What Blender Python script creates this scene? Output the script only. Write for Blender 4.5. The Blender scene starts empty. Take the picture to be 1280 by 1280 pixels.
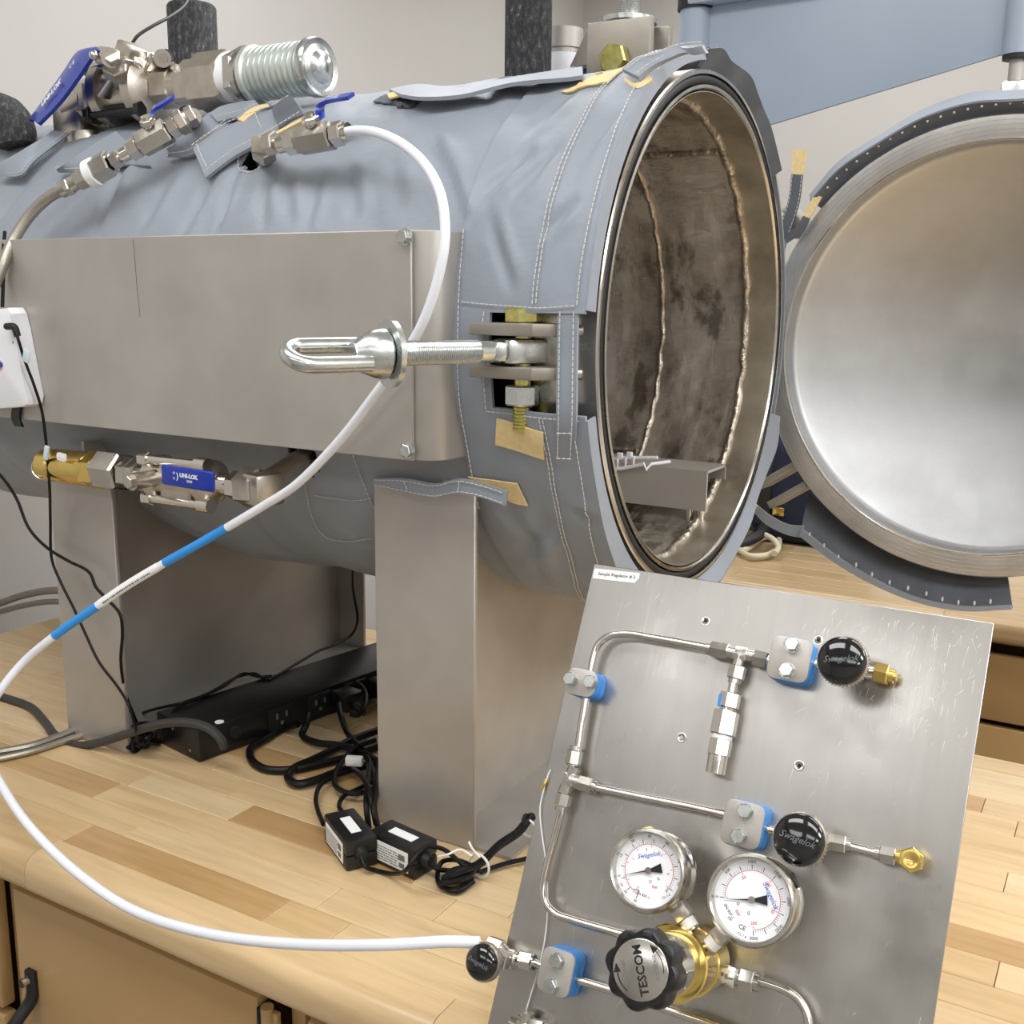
import bpy, bmesh, math, random
import numpy as np
from mathutils import Vector, Matrix, noise
random.seed(7)
SC = bpy.context.scene
COL = SC.collection

# ------------------------------------------------------------ camera
cam_d = bpy.data.cameras.new('camera')
cam_d.sensor_width = 36.0
cam_d.lens = 36.0 * 1341.32 / 1280.0
cam_d.clip_start = 0.02
cam = bpy.data.objects.new('camera', cam_d)
COL.objects.link(cam)
R_ = Vector((0.861579, 0.507506, 0.010886)); F_ = Vector((-0.495516, 0.845492, -0.199015))
F_.normalize(); R_ = (R_ - F_ * R_.dot(F_)).normalized(); U_ = R_.cross(F_)
cam.matrix_world = Matrix(((R_.x, U_.x, -F_.x, 0), (R_.y, U_.y, -F_.y, 0), (R_.z, U_.z, -F_.z, 1.5), (0, 0, 0, 1)))
SC.camera = cam

# ------------------------------------------------------------ world, lights, exposure
w = bpy.data.worlds.new('world'); SC.world = w; w.use_nodes = True
w.node_tree.nodes['Background'].inputs[0].default_value = (0.9, 0.95, 1, 1)
w.node_tree.nodes['Background'].inputs[1].default_value = 0.25
SC.view_settings.view_transform = 'Standard'
SC.view_settings.look = 'None'
SC.view_settings.gamma = 1.0
SC.view_settings.use_curve_mapping = False
SC.view_settings.exposure = 0.38
LAMP_POWER = 13.0
for lx in (-0.95, 0.55, 2.05):
    for ly in (-1.5, 0.15, 1.75, 3.2):
        ld = bpy.data.lights.new('ceiling_lamp', 'AREA')
        ld.shape = 'RECTANGLE'; ld.size = 1.15; ld.size_y = 0.55
        ld.energy = LAMP_POWER * (0.55 if ly < -1 or ly > 3 else 1.0) * (1.9 if lx > 2 else 0.92); ld.color = (0.975, 0.985, 1.0)
        lo = bpy.data.objects.new('ceiling_lamp', ld); COL.objects.link(lo)
        lo.location = (lx, ly, 2.68)

# ------------------------------------------------------------ materials
def lin(c):
    return tuple(((v / 255.0) / 12.92 if v / 255.0 <= 0.04045 else ((v / 255.0 + 0.055) / 1.055) ** 2.4) for v in c)

class NT:
    def __init__(self, name):
        self.m = bpy.data.materials.new(name); self.m.use_nodes = True
        self.t = self.m.node_tree; self.b = self.t.nodes['Principled BSDF']
    def n(self, kind, **kw):
        nd = self.t.nodes.new(kind)
        for k, v in kw.items():
            if k in nd.inputs: nd.inputs[k].default_value = v
            else: setattr(nd, k, v)
        return nd
    def l(self, a, b): self.t.links.new(a, b)
    def coord(self, scale=(1, 1, 1), kind='Object'):
        tc = self.n('ShaderNodeTexCoord'); mp = self.n('ShaderNodeMapping')
        mp.inputs['Scale'].default_value = scale
        self.l(tc.outputs[kind], mp.inputs['Vector'])
        return mp.outputs[0]
    def noise(self, vec, scale, detail=3, rough=0.55):
        nd = self.n('ShaderNodeTexNoise', Scale=scale, Detail=detail, Roughness=rough)
        self.l(vec, nd.inputs['Vector']); return nd.outputs['Fac']
    def ramp(self, fac, stops):
        r = self.n('ShaderNodeValToRGB'); e = r.color_ramp.elements
        while len(e) < len(stops): e.new(0.5)
        for i, (p, c) in enumerate(stops):
            e[i].position = p; e[i].color = (*c, 1) if len(c) == 3 else c
        self.l(fac, r.inputs[0]); return r.outputs[0]
    def bump(self, fac, strength, dist=0.001):
        b = self.n('ShaderNodeBump', Strength=strength, Distance=dist)
        self.l(fac, b.inputs['Height']); self.l(b.outputs[0], self.b.inputs['Normal'])

def mat(name, col, rough=0.5, metal=0.0, vary=0.0, nscale=20, stretch=(1, 1, 1), bump=0.0, bscale=200, rvary=0.0, spec=0.5, coat=0.0, aniso=0.0, bdist=0.001):
    q = NT(name); b = q.b
    c = lin(col)
    b.inputs['Base Color'].default_value = (*c, 1)
    b.inputs['Roughness'].default_value = rough
    b.inputs['Metallic'].default_value = metal
    b.inputs['Specular IOR Level'].default_value = spec
    b.inputs['Coat Weight'].default_value = coat
    b.inputs['Anisotropic'].default_value = aniso
    if vary or rvary:
        v = q.coord(stretch)
        f = q.noise(v, nscale, 4)
        if vary:
            q.l(q.ramp(f, [(0.3, tuple(x * (1 - vary) for x in c)), (0.7, tuple(min(1, x * (1 + vary)) for x in c))]), b.inputs['Base Color'])
        if rvary:
            q.l(q.ramp(f, [(0.3, (max(0.02, rough - rvary),) * 3), (0.7, (rough + rvary,) * 3)]), b.inputs['Roughness'])
    if bump:
        q.bump(q.noise(q.coord(stretch), bscale, 2), bump, bdist)
    return q.m

M = {}
M['wall'] = mat('wall_paint', (196, 193, 189), 0.9, vary=0.015, nscale=6, bump=0.15, bscale=350)
M['ceiling'] = mat('ceiling_tile', (235, 235, 232), 0.95, vary=0.02, nscale=60)
M['floor'] = mat('floor_vinyl', (150, 145, 138), 0.5, vary=0.08, nscale=30)
M['tan'] = mat('tan_enamel', (180, 146, 98), 0.36, vary=0.05, nscale=4, bump=0.06, bscale=400)
M['blast'] = mat('bead_blasted_steel', (182, 177, 170), 0.46, 0.55, vary=0.10, nscale=9, bump=0.12, bscale=900, rvary=0.05)
M['lug'] = mat('bare_lug_steel', (156, 149, 139), 0.45, 0.55, vary=0.08, nscale=25, bump=0.1, bscale=700)
M['steel'] = mat('machined_steel', (196, 192, 184), 0.24, 1.0, vary=0.06, nscale=40, rvary=0.06)
M['shiny'] = mat('polished_steel', (214, 209, 200), 0.14, 1.0, rvary=0.04, nscale=60)
M['castb'] = mat('cast_valve_steel', (198, 191, 180), 0.33, 1.0, vary=0.1, nscale=60, bump=0.1, bscale=700)
M['zinc'] = mat('clear_zinc', (206, 210, 208), 0.25, 1.0, vary=0.07, nscale=50, rvary=0.07)
M['yzinc'] = mat('yellow_zinc', (204, 198, 124), 0.26, 1.0, vary=0.25, nscale=90)
M['brass'] = mat('brass', (224, 196, 116), 0.24, 1.0, vary=0.08, nscale=50, rvary=0.05)
M['gold'] = mat('gold_brass', (240, 212, 126), 0.16, 1.0, vary=0.05, nscale=30)
M['black'] = mat('black_plastic', (22, 22, 23), 0.35, bump=0.05, bscale=500)
M['gloss_black'] = mat('gloss_black_knob', (10, 10, 11), 0.10, coat=0.6)
M['cable'] = mat('black_cable', (8, 8, 9), 0.45, spec=0.3)
M['grey_cable'] = mat('dark_grey_cable', (56, 55, 53), 0.5)
M['hose_steel'] = mat('braided_steel', (168, 162, 150), 0.42, 0.8, vary=0.3, nscale=900)
M['white'] = mat('white_plastic', (236, 236, 240), 0.4)
M['label'] = mat('white_label', (240, 240, 238), 0.6)
M['ink'] = mat('black_ink', (25, 25, 28), 0.7)
M['red_ink'] = mat('red_ink', (205, 60, 55), 0.7)
M['blue_ink'] = mat('blue_ink', (40, 80, 190), 0.7)
M['grey_ink'] = mat('grey_ink', (110, 115, 118), 0.7)
M['white_ink'] = mat('white_print', (225, 230, 240), 0.6)
M['blue'] = mat('blue_lever_vinyl', (12, 46, 156), 0.28, coat=0.3)
M['cyan'] = mat('blue_clamp_plastic', (52, 142, 226), 0.38)
M['bluelabel'] = mat('blue_tube_label', (52, 146, 224), 0.5)
M['felt'] = mat('tan_felt', (228, 204, 152), 0.95, vary=0.08, nscale=180, bump=0.4, bscale=900)
M['thread'] = mat('stitch_thread', (208, 204, 196), 0.8)
M['foam'] = None
M['dark'] = mat('dark_trim_gap_shade', (26, 25, 24), 0.7, 0.2)  # near-black puts jacket-gap shade into shell and lug block; also dark trim
M['rubber'] = mat('black_rubber', (24, 24, 26), 0.55)
M['bluegrey'] = mat('blue_grey_paint', (166, 178, 194), 0.42, vary=0.03, nscale=8)
M['navy'] = mat('navy_fabric', (18, 26, 46), 0.85, vary=0.2, nscale=60, bump=0.3, bscale=600)
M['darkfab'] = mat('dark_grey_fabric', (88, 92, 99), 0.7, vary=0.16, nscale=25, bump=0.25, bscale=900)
M['silencer'] = mat('dull_zinc', (222, 228, 224), 0.38, 0.85, vary=0.05, nscale=50)
M['ptfe'] = mat('thread_tape', (240, 240, 240), 0.5)
M['dial'] = mat('dial_white', (244, 245, 247), 0.5)
M['handle_metal'] = mat('scissor_handle', (196, 186, 160), 0.5)
M['tie'] = mat('white_cable_tie', (238, 238, 236), 0.5)

def fabric(name, col, vary=0.05):
    q = NT(name); c = lin(col)
    v = q.coord()
    f = q.noise(v, 7, 4)
    q.l(q.ramp(f, [(0.3, tuple(x * (1 - vary) for x in c)), (0.72, tuple(x * (1 + vary) for x in c))]), q.b.inputs['Base Color'])
    q.b.inputs['Roughness'].default_value = 0.46
    q.b.inputs['Specular IOR Level'].default_value = 0.45
    q.b.inputs['Sheen Weight'].default_value = 0.15
    wv = q.n('ShaderNodeTexWave', Scale=420.0, Distortion=1.0); wv.bands_direction = 'X'
    q.l(v, wv.inputs['Vector'])
    n1 = q.noise(v, 45, 3)
    b1 = q.n('ShaderNodeBump', Strength=0.14, Distance=0.0006); q.l(wv.outputs['Fac'], b1.inputs['Height'])
    b2 = q.n('ShaderNodeBump', Strength=0.22, Distance=0.004); q.l(n1, b2.inputs['Height']); q.l(b1.outputs[0], b2.inputs['Normal'])
    q.l(b2.outputs[0], q.b.inputs['Normal'])
    return q.m
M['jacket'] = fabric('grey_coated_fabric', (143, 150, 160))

def foam():
    q = NT('black_pipe_foam'); v = q.coord((1, 1, 0.5))
    f = q.noise(v, 170, 4, 0.75)
    q.l(q.ramp(f, [(0.45, lin((42, 42, 44))), (0.62, lin((78, 77, 78))), (0.75, lin((176, 174, 174)))]), q.b.inputs['Base Color'])
    q.b.inputs['Roughness'].default_value = 0.8
    q.bump(f, 0.4, 0.003)
    return q.m
M['foam'] = foam()

def tube_white():
    q = NT('translucent_white_tube')
    q.b.inputs['Base Color'].default_value = (*lin((236, 238, 244)), 1)
    q.b.inputs['Roughness'].default_value = 0.28
    q.b.inputs['Subsurface Weight'].default_value = 0.35
    q.b.inputs['Subsurface Radius'].default_value = (0.004, 0.004, 0.005)
    return q.m
M['tube_white'] = tube_white()

def brushed(name, col, rough, stretch, strength=0.06, scratch=0.0, vary=0.06):
    q = NT(name); c = lin(col); b = q.b
    b.inputs['Metallic'].default_value = 1.0
    v = q.coord(stretch)
    f = q.noise(v, 60, 4, 0.65)
    big = q.noise(q.coord(), 9, 4)
    mx = q.n('ShaderNodeMath', operation='ADD'); q.l(f, mx.inputs[0]); q.l(big, mx.inputs[1])
    mh = q.n('ShaderNodeMath', operation='MULTIPLY'); q.l(mx.outputs[0], mh.inputs[0]); mh.inputs[1].default_value = 0.5
    q.l(q.ramp(mh.outputs[0], [(0.35, tuple(x * (1 - vary) for x in c)), (0.65, tuple(min(1, x * (1 + vary)) for x in c))]), b.inputs['Base Color'])
    q.l(q.ramp(big, [(0.32, (rough - 0.07,) * 3), (0.68, (rough + 0.10,) * 3)]), b.inputs['Roughness'])
    q.bump(f, strength, 0.001)
    return q.m
M['board'] = brushed('brushed_board_steel', (187, 184, 179), 0.30, (1, 0.05, 1), 0.16)
M['door'] = brushed('spun_door_steel', (203, 204, 205), 0.42, (1, 1, 1), 0.03, vary=0.04)
M['ring'] = brushed('turned_ring_steel', (226, 224, 220), 0.40, (1, 1, 1), 0.04)
M['scratch'] = mat('bright_scratch', (235, 232, 226), 0.5, 0.7)

def interior():
    q = NT('burnished_vessel_bore'); b = q.b
    b.inputs['Metallic'].default_value = 0.76
    f = q.noise(q.coord((2.2, 1, 0.7)), 9, 5, 0.62)
    f2 = q.noise(q.coord((5.0, 1.2, 0.6)), 8, 4, 0.6)
    col = q.ramp(f, [(0.30, lin((112, 102, 90))), (0.42, lin((184, 175, 164))), (0.52, lin((214, 206, 194))), (0.70, lin((236, 232, 226)))])
    smud = q.ramp(q.noise(q.coord((1.6, 1, 1.0)), 8.5, 7, 0.62), [(0.40, lin((104, 92, 76))), (0.45, (1, 1, 1))])
    mx = q.n('ShaderNodeMix', data_type='RGBA', blend_type='MULTIPLY'); mx.inputs[0].default_value = 0.7
    q.l(col, mx.inputs[6]); q.l(smud, mx.inputs[7])
    q.l(mx.outputs[2], b.inputs['Base Color'])
    q.l(q.ramp(f2, [(0.35, (0.12,) * 3), (0.50, (0.24,) * 3), (0.66, (0.46,) * 3)]), b.inputs['Roughness'])
    q.bump(q.noise(q.coord((0.9, 2.2, 2.2)), 14, 3, 0.5), 0.6, 0.012)
    return q.m
M['bore'] = interior()
M['weld'] = mat('heat_tinted_weld', (192, 182, 168), 0.34, 0.9, vary=0.45, nscale=60, bump=0.8, bscale=140, bdist=0.004)

def wood():
    q = NT('butcher_block_maple'); b = q.b
    oi = q.n('ShaderNodeObjectInfo')
    tc = q.n('ShaderNodeTexCoord')
    addv = q.n('ShaderNodeVectorMath', operation='ADD')
    sc = q.n('ShaderNodeVectorMath', operation='SCALE'); sc.inputs['Scale'].default_value = 17.0
    comb = q.n('ShaderNodeCombineXYZ')
    q.l(oi.outputs['Random'], comb.inputs[0]); q.l(oi.outputs['Random'], comb.inputs[1]); q.l(oi.outputs['Random'], comb.inputs[2])
    q.l(comb.outputs[0], sc.inputs[0])
    q.l(tc.outputs['Object'], addv.inputs[0]); q.l(sc.outputs[0], addv.inputs[1])
    mp = q.n('ShaderNodeMapping'); mp.inputs['Scale'].default_value = (1.2, 14, 14); q.l(addv.outputs[0], mp.inputs['Vector'])
    f = q.noise(mp.outputs[0], 5, 5, 0.6)
    grain = q.ramp(f, [(0.25, (0.80, 0.76, 0.70)), (0.5, (0.97, 0.97, 0.97)), (0.75, (1.08, 1.08, 1.08))])
    mx = q.n('ShaderNodeMix', data_type='RGBA', blend_type='MULTIPLY'); mx.inputs[0].default_value = 1.0
    q.l(oi.outputs['Color'], mx.inputs[6]); q.l(grain, mx.inputs[7])
    q.l(mx.outputs[2], b.inputs['Base Color'])
    b.inputs['Roughness'].default_value = 0.32
    b.inputs['Coat Weight'].default_value = 0.35; b.inputs['Coat Roughness'].default_value = 0.2
    return q.m
M['wood'] = wood()

# ------------------------------------------------------------ mesh helpers
ORG = {}
def perp(axis, up=None):
    z = Vector(axis).normalized()
    u = Vector(up) if up is not None else (Vector((0, 0, 1)) if abs(z.z) < 0.9 else Vector((0, 1, 0)))
    x = (u - z * u.dot(z)).normalized()
    return x, z.cross(x), z

def spline(pts, per=8, closed=False):
    P = [Vector(p) for p in pts]; n = len(P)
    if n < 3: return P
    out = []
    for i in range(n if closed else n - 1):
        p0 = P[(i - 1) % n] if closed or i else P[0] * 2 - P[1]
        p1 = P[i]; p2 = P[(i + 1) % n]
        p3 = P[(i + 2) % n] if closed or i + 2 < n else P[-1] * 2 - P[-2]
        d1 = max(1e-9, (p1 - p0).length ** 0.5); d2 = max(1e-9, (p2 - p1).length ** 0.5); d3 = max(1e-9, (p3 - p2).length ** 0.5)
        m1 = ((p1 - p0) / d1 - (p2 - p0) / (d1 + d2) + (p2 - p1) / d2) * d2
        m2 = ((p2 - p1) / d2 - (p3 - p1) / (d2 + d3) + (p3 - p2) / d3) * d2
        for k in range(per):
            t = k / per; t2 = t * t; t3 = t2 * t
            out.append(p1 * (2 * t3 - 3 * t2 + 1) + m1 * (t3 - 2 * t2 + t) + p2 * (-2 * t3 + 3 * t2) + m2 * (t3 - t2))
    if not closed: out.append(P[-1])
    return out

class MB:
    def __init__(self): self.bm = bmesh.new()
    def ring(self, c, x, y, r, n, ph=0.0):
        return [self.bm.verts.new(c + x * (r * math.cos(ph + 2 * math.pi * k / n)) + y * (r * math.sin(ph + 2 * math.pi * k / n))) for k in range(n)]
    def bridge(self, a, b):
        n = len(a)
        for k in range(n):
            self.bm.faces.new((a[k], a[(k + 1) % n], b[(k + 1) % n], b[k]))
    def lathe(self, p0, axis, prof, n=28, up=None, ph=0.0, cap0=True, cap1=True):
        x, y, z = perp(axis, up); p0 = Vector(p0); prev = None
        for i, (t, r) in enumerate(prof):
            c = p0 + z * t
            rg = self.ring(c, x, y, max(r, 1e-5), n, ph)
            if prev: self.bridge(prev, rg)
            elif cap0: self.bm.faces.new(rg[::-1])
            prev = rg
        if cap1: self.bm.faces.new(prev)
        return self
    def cyl(self, p0, p1, r, r1=None, n=24, ch=0.0):
        p0 = Vector(p0); p1 = Vector(p1); L = (p1 - p0).length; r1 = r if r1 is None else r1
        prof = [(0, r), (L, r1)] if not ch else [(0, r - ch), (ch, r), (L - ch, r1), (L, r1 - ch)]
        return self.lathe(p0, p1 - p0, prof, n)
    def hexn(self, p0, p1, r, up=None, ph=0.0):
        p0 = Vector(p0); p1 = Vector(p1); L = (p1 - p0).length; c = min(0.1 * r, L * 0.2)
        return self.lathe(p0, p1 - p0, [(0, r * 0.88), (c, r), (L - c, r), (L, r * 0.88)], 6, up, ph)
    def pipe(self, p0, axis, L, ro, ri, n=48):
        x, y, z = perp(axis); p0 = Vector(p0); q = p0 + z * L
        a = self.ring(p0, x, y, ro, n); b = self.ring(q, x, y, ro, n); c = self.ring(q, x, y, ri, n); d = self.ring(p0, x, y, ri, n)
        self.bridge(a, b); self.bridge(b, c); self.bridge(c, d); self.bridge(d, a); return self
    def tube(self, pts, r, n=8, closed=False, per=8, smooth=True):
        P = spline(pts, per, closed) if smooth else [Vector(p) for p in pts]
        N = len(P); rings = []; x = None
        for i in range(N):
            t = (P[(i + 1) % N] - P[i - 1]) if closed else (P[min(i + 1, N - 1)] - P[max(i - 1, 0)])
            if t.length < 1e-9: t = Vector((0, 0, 1))
            t.normalize()
            if x is None: x, y, _ = perp(t)
            else:
                x = x - t * x.dot(t)
                if x.length < 1e-6: x, y, _ = perp(t)
                x.normalize(); y = t.cross(x)
            rr = r(i / max(1, N - 1)) if callable(r) else r
            rings.append(self.ring(P[i], x, y, rr, n))
        for i in range(N - 1): self.bridge(rings[i], rings[i + 1])
        if closed:
            k0 = min(range(n), key=lambda k: (rings[-1][0].co - rings[0][k].co).length)
            self.bridge(rings[-1], rings[0][k0:] + rings[0][:k0])
        else:
            self.bm.faces.new(rings[0][::-1]); self.bm.faces.new(rings[-1])
        return self
    def box(self, c, s, rot=None, bev=0.0, seg=2):
        mtx = Matrix.Translation(Vector(c)) @ (rot.to_4x4() if rot is not None else Matrix()) @ Matrix.Diagonal((s[0], s[1], s[2], 1))
        r = bmesh.ops.create_cube(self.bm, size=1.0, matrix=mtx)
        if bev > 0:
            es = list({e for v in r['verts'] for e in v.link_edges})
            bmesh.ops.bevel(self.bm, geom=es, offset=bev, segments=seg, affect='EDGES', profile=0.5)
        return self
    def prism(self, poly, mtx, h, bev=0.0):
        a = [self.bm.verts.new(mtx @ Vector((p[0], p[1], 0))) for p in poly]
        b = [self.bm.verts.new(mtx @ Vector((p[0], p[1], h))) for p in poly]
        fa = self.bm.faces.new(a[::-1]); fb = self.bm.faces.new(b); self.bridge(a, b)
        if bev > 0:
            bmesh.ops.bevel(self.bm, geom=list(set(fa.edges) | set(fb.edges)), offset=bev, segments=2, affect='EDGES', profile=0.5)
        return self
    def sphere(self, c, r, scale=(1, 1, 1), u=16, v=10, rot=None):
        mtx = Matrix.Translation(Vector(c)) @ (rot.to_4x4() if rot is not None else Matrix()) @ Matrix.Diagonal((*scale, 1))
        bmesh.ops.create_uvsphere(self.bm, u_segments=u, v_segments=v, radius=r, matrix=mtx); return self
    def torus(self, c, axis, R, r, n=32, m=10, up=None):
        x, y, z = perp(axis, up); c = Vector(c)
        return self.tube([c + x * (R * math.cos(2 * math.pi * k / n)) + y * (R * math.sin(2 * math.pi * k / n)) for k in range(n)], r, m, closed=True, smooth=False)
    def ribbon(self, pts, wv, th, per=6, wid=None):
        """flat strap: pts centre line, wv width vectors (half) per point, th thickness"""
        P = spline(pts, per); W = spline([Vector(v) for v in wv], per) if len(wv) > 1 else [Vector(wv[0])] * len(P)
        if len(W) != len(P): W = [W[min(len(W) - 1, int(i * len(W) / len(P)))] for i in range(len(P))]
        prev = None
        for i, p in enumerate(P):
            t = (P[min(i + 1, len(P) - 1)] - P[max(i - 1, 0)]).normalized()
            nn = t.cross(W[i]).normalized() * th * 0.5
            q = [self.bm.verts.new(p + s) for s in (W[i] + nn, -W[i] + nn, -W[i] - nn, W[i] - nn)]
            if prev: self.bridge(prev, q)
            else: self.bm.faces.new(q[::-1])
            prev = q
        self.bm.faces.new(prev); return self
    def quad(self, pts):
        self.bm.faces.new([self.bm.verts.new(Vector(p)) for p in pts]); return self
    def text(self, s, size, mtx, ext=0.0002, shear=0.0, align='CENTER', bold=0.0):
        cu = bpy.data.curves.new('t', 'FONT'); cu.body = s; cu.size = size; cu.extrude = ext; cu.align_x = align; cu.align_y = 'CENTER'
        cu.shear = shear; cu.offset = bold; cu.resolution_u = 2
        ob = bpy.data.objects.new('t', cu); COL.objects.link(ob)
        dg = bpy.context.evaluated_depsgraph_get(); dg.update()
        me = ob.evaluated_get(dg).to_mesh()
        vs = [self.bm.verts.new(mtx @ v.co) for v in me.vertices]
        for f in me.polygons:
            try: self.bm.faces.new([vs[i] for i in f.vertices])
            except ValueError: pass
        ob.evaluated_get(dg).to_mesh_clear()
        bpy.data.objects.remove(ob); bpy.data.curves.remove(cu)
        return self
    def build(self, name, m, parent=None, angle=38, smooth=True, **props):
        o0 = ORG.get(parent.name, Vector()) if parent else props.pop('origin', Vector())
        o0 = Vector(o0)
        bm = self.bm
        bmesh.ops.recalc_face_normals(bm, faces=bm.faces[:])
        if o0.length: bmesh.ops.translate(bm, verts=bm.verts[:], vec=-o0)
        me = bpy.data.meshes.new(name); bm.to_mesh(me); bm.free()
        if smooth:
            me.polygons.foreach_set('use_smooth', [True] * len(me.polygons))
            me.set_sharp_from_angle(angle=math.radians(angle))
        me.materials.append(M[m] if isinstance(m, str) else m)
        o = bpy.data.objects.new(name, me); COL.objects.link(o)
        if parent: o.parent = parent
        else: o.location = o0
        ORG[o.name] = o0
        for k, v in props.items(): o[k] = v
        return o

def tag(o, label, cat, group=None, kind=None):
    o['label'] = label; o['category'] = cat
    if group: o['group'] = group
    if kind: o['kind'] = kind
    return o

def thing(name, label, cat, loc=(0, 0, 0), group=None, rot=None, local=False):
    o = bpy.data.objects.new(name, None); COL.objects.link(o)
    o.location = loc; o.empty_display_size = 0.02
    if rot is not None: o.rotation_euler = rot
    ORG[o.name] = Vector() if local else Vector(loc)
    return tag(o, label, cat, group)

def struct(o): o['kind'] = 'structure'; return o

# ============================================================ the room
def slab(name, lo, hi, m):
    c = [(a + b) / 2 for a, b in zip(lo, hi)]; s = [b - a for a, b in zip(lo, hi)]
    return struct(MB().box(c, s).build(name, m))
slab('floor', (-2.05, -2.7, -0.1), (3.1, 3.91, 0), 'floor')
slab('ceiling', (-2.05, -2.7, 2.75), (3.1, 3.91, 2.85), 'ceiling')
slab('wall_left', (-2.05, -2.7, 0), (-1.95, 3.91, 2.75), 'wall')
slab('wall_back', (-1.95, 3.81, 0), (3.1, 3.91, 2.75), 'wall')
slab('wall_right', (3.0, -2.7, 0), (3.1, 3.81, 2.75), 'wall')
slab('wall_front', (-1.95, -2.7, 0), (3.0, -2.6, 2.75), 'wall')
slab('baseboard_left', (-1.95, -2.6, 0), (-1.938, 3.81, 0.1), 'dark')
slab('baseboard_back', (-1.938, 3.798, 0), (3.0, 3.81, 0.1), 'dark')

# ============================================================ butcher block worktops
TONES = [(222, 191, 142), (218, 187, 137), (225, 196, 148), (215, 182, 131), (228, 201, 155), (220, 189, 140), (223, 194, 145)]
DARK = [(192, 154, 102), (198, 161, 108)]
rw = random.Random(11)
def stave_box(name, x0, x1, y0, y1, z0, z1, parent, tone, nose=False):
    g = 0.00035
    if nose:
        r = 0.019; pr = []
        for k in range(7):
            a = math.pi / 2 + math.pi / 2 * k / 6
            pr.append((y0 + r + r * math.cos(a), z1 - r + r * math.sin(a)))
        for k in range(5):
            a = math.pi + math.pi / 2 * k / 4
            pr.append((y0 + 0.012 + 0.012 * math.cos(a), z0 + 0.012 + 0.012 * math.sin(a)))
        pr += [(y1, z0), (y1, z1)]
        m = Matrix(((0, 0, 1, x0 + g), (1, 0, 0, 0), (0, 1, 0, 0), (0, 0, 0, 1)))
        b = MB().prism(pr, m, x1 - x0 - 2 * g)
    else:
        b = MB().box(((x0 + x1) / 2, (y0 + y1) / 2, (z0 + z1) / 2), (x1 - x0 - 2 * g, y1 - y0 - 2 * g, z1 - z0), bev=0.0007, seg=1)
    o = b.build(name, 'wood', parent, angle=30)
    o.color = (*lin(tone), 1)
    return o
def worktop(label, x0, x1, y0, y1, z1, rows, special, lens, shade_dim=1.0):
    t = thing('worktop', label, 'worktop', ((x0 + x1) / 2, (y0 + y1) / 2, z1 - 0.045))
    h = (y1 - y0) / rows
    for r in range(rows):
        ya, yb = y0 + r * h, y0 + (r + 1) * h
        cuts = [x0]; x = x0 + rw.uniform(0.08, lens[1])
        while x < x1 - 0.1:
            cuts.append(x); x += rw.uniform(*lens)
        cuts.append(x1)
        sp = special.get(r)
        if sp:
            cuts = sorted([c for c in cuts if abs(c - sp[0]) > 0.07 and abs(c - sp[1]) > 0.07 and not (sp[0] < c < sp[1])] + [sp[0], sp[1]])
        for i in range(len(cuts) - 1):
            d = sp and abs(cuts[i] - sp[0]) < 1e-6
            tone = DARK[r % 2] if d or rw.random() < 0.04 else rw.choice(TONES)
            tone = tuple(c * shade_dim + d_ for c, d_ in zip(tone, (-6, -5, -1)))
            stave_box('stave', cuts[i], cuts[i + 1], ya, yb, z1 - 0.045, z1, t, tone, r == 0)
    return t
worktop('long maple butcher-block worktop carrying the steel pressure vessel', -1.70, 1.25, 0.648, 1.483, 0.9, 19,
        {1: (-0.98, -0.685), 3: (-1.33, -1.04), 4: (-0.86, -0.60), 7: (-1.0, -0.70)}, (0.26, 0.55))
worktop('second maple worktop farther back behind the open round door', -1.15, 1.6, 2.165, 2.9, 0.9, 11, {}, (0.35, 0.7), 0.86)  # stave tones darkened to paint in the far bench's shade

# ============================================================ steel cabinets
def cabinet(label, x0, x1, yf, yb, group='tan steel bench cabinets'):
    t = thing('steel_cabinet', label, 'cabinet', ((x0 + x1) / 2, (yf + yb) / 2, 0), group)
    b = MB()
    th = 0.018
    b.box(((x0 + x1) / 2, (yf + yb) / 2 + 0.012, 0.06), (x1 - x0 - 0.004, yb - yf - 0.03, 0.12))
    b.box((x0 + 0.002 + th / 2, (yf + yb) / 2 + 0.01, 0.4855), (th, yb - yf - 0.02, 0.737), bev=0.002)
    b.box((x1 - 0.002 - th / 2, (yf + yb) / 2 + 0.01, 0.4855), (th, yb - yf - 0.02, 0.737), bev=0.002)
    b.box(((x0 + x1) / 2, yb - 0.01, 0.4855), (x1 - x0 - 0.006, 0.016, 0.735))
    b.box(((x0 + x1) / 2, (yf + yb) / 2 + 0.01, 0.846), (x1 - x0 - 0.006, yb - yf - 0.022, 0.014))
    b.build('body', 'tan', t)
    return t
def pull(x, y, z, parent):
    b = MB()
    b.tube([(x, y - 0.002, z + 0.03), (x, y - 0.004, z - 0.004), (x - 0.004, y - 0.022, z - 0.024), (x - 0.008, y - 0.036, z - 0.04), (x - 0.008, y - 0.038, z - 0.075), (x - 0.004, y - 0.022, z - 0.125), (x, y - 0.003, z - 0.14), (x, y - 0.003, z - 0.17)], 0.0075, 10, per=5)
    h = b.build('handle', 'black', parent)
    MB().cyl((x, y - 0.016, z + 0.02), (x, y - 0.008, z + 0.02), 0.005, n=12).build('screw', 'shiny', h)
    return h
DY = 0.672
c1 = cabinet('tan steel cabinet with drawers at the left edge, below the vessel worktop', -1.62, -1.0635, DY, 1.44)
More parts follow.
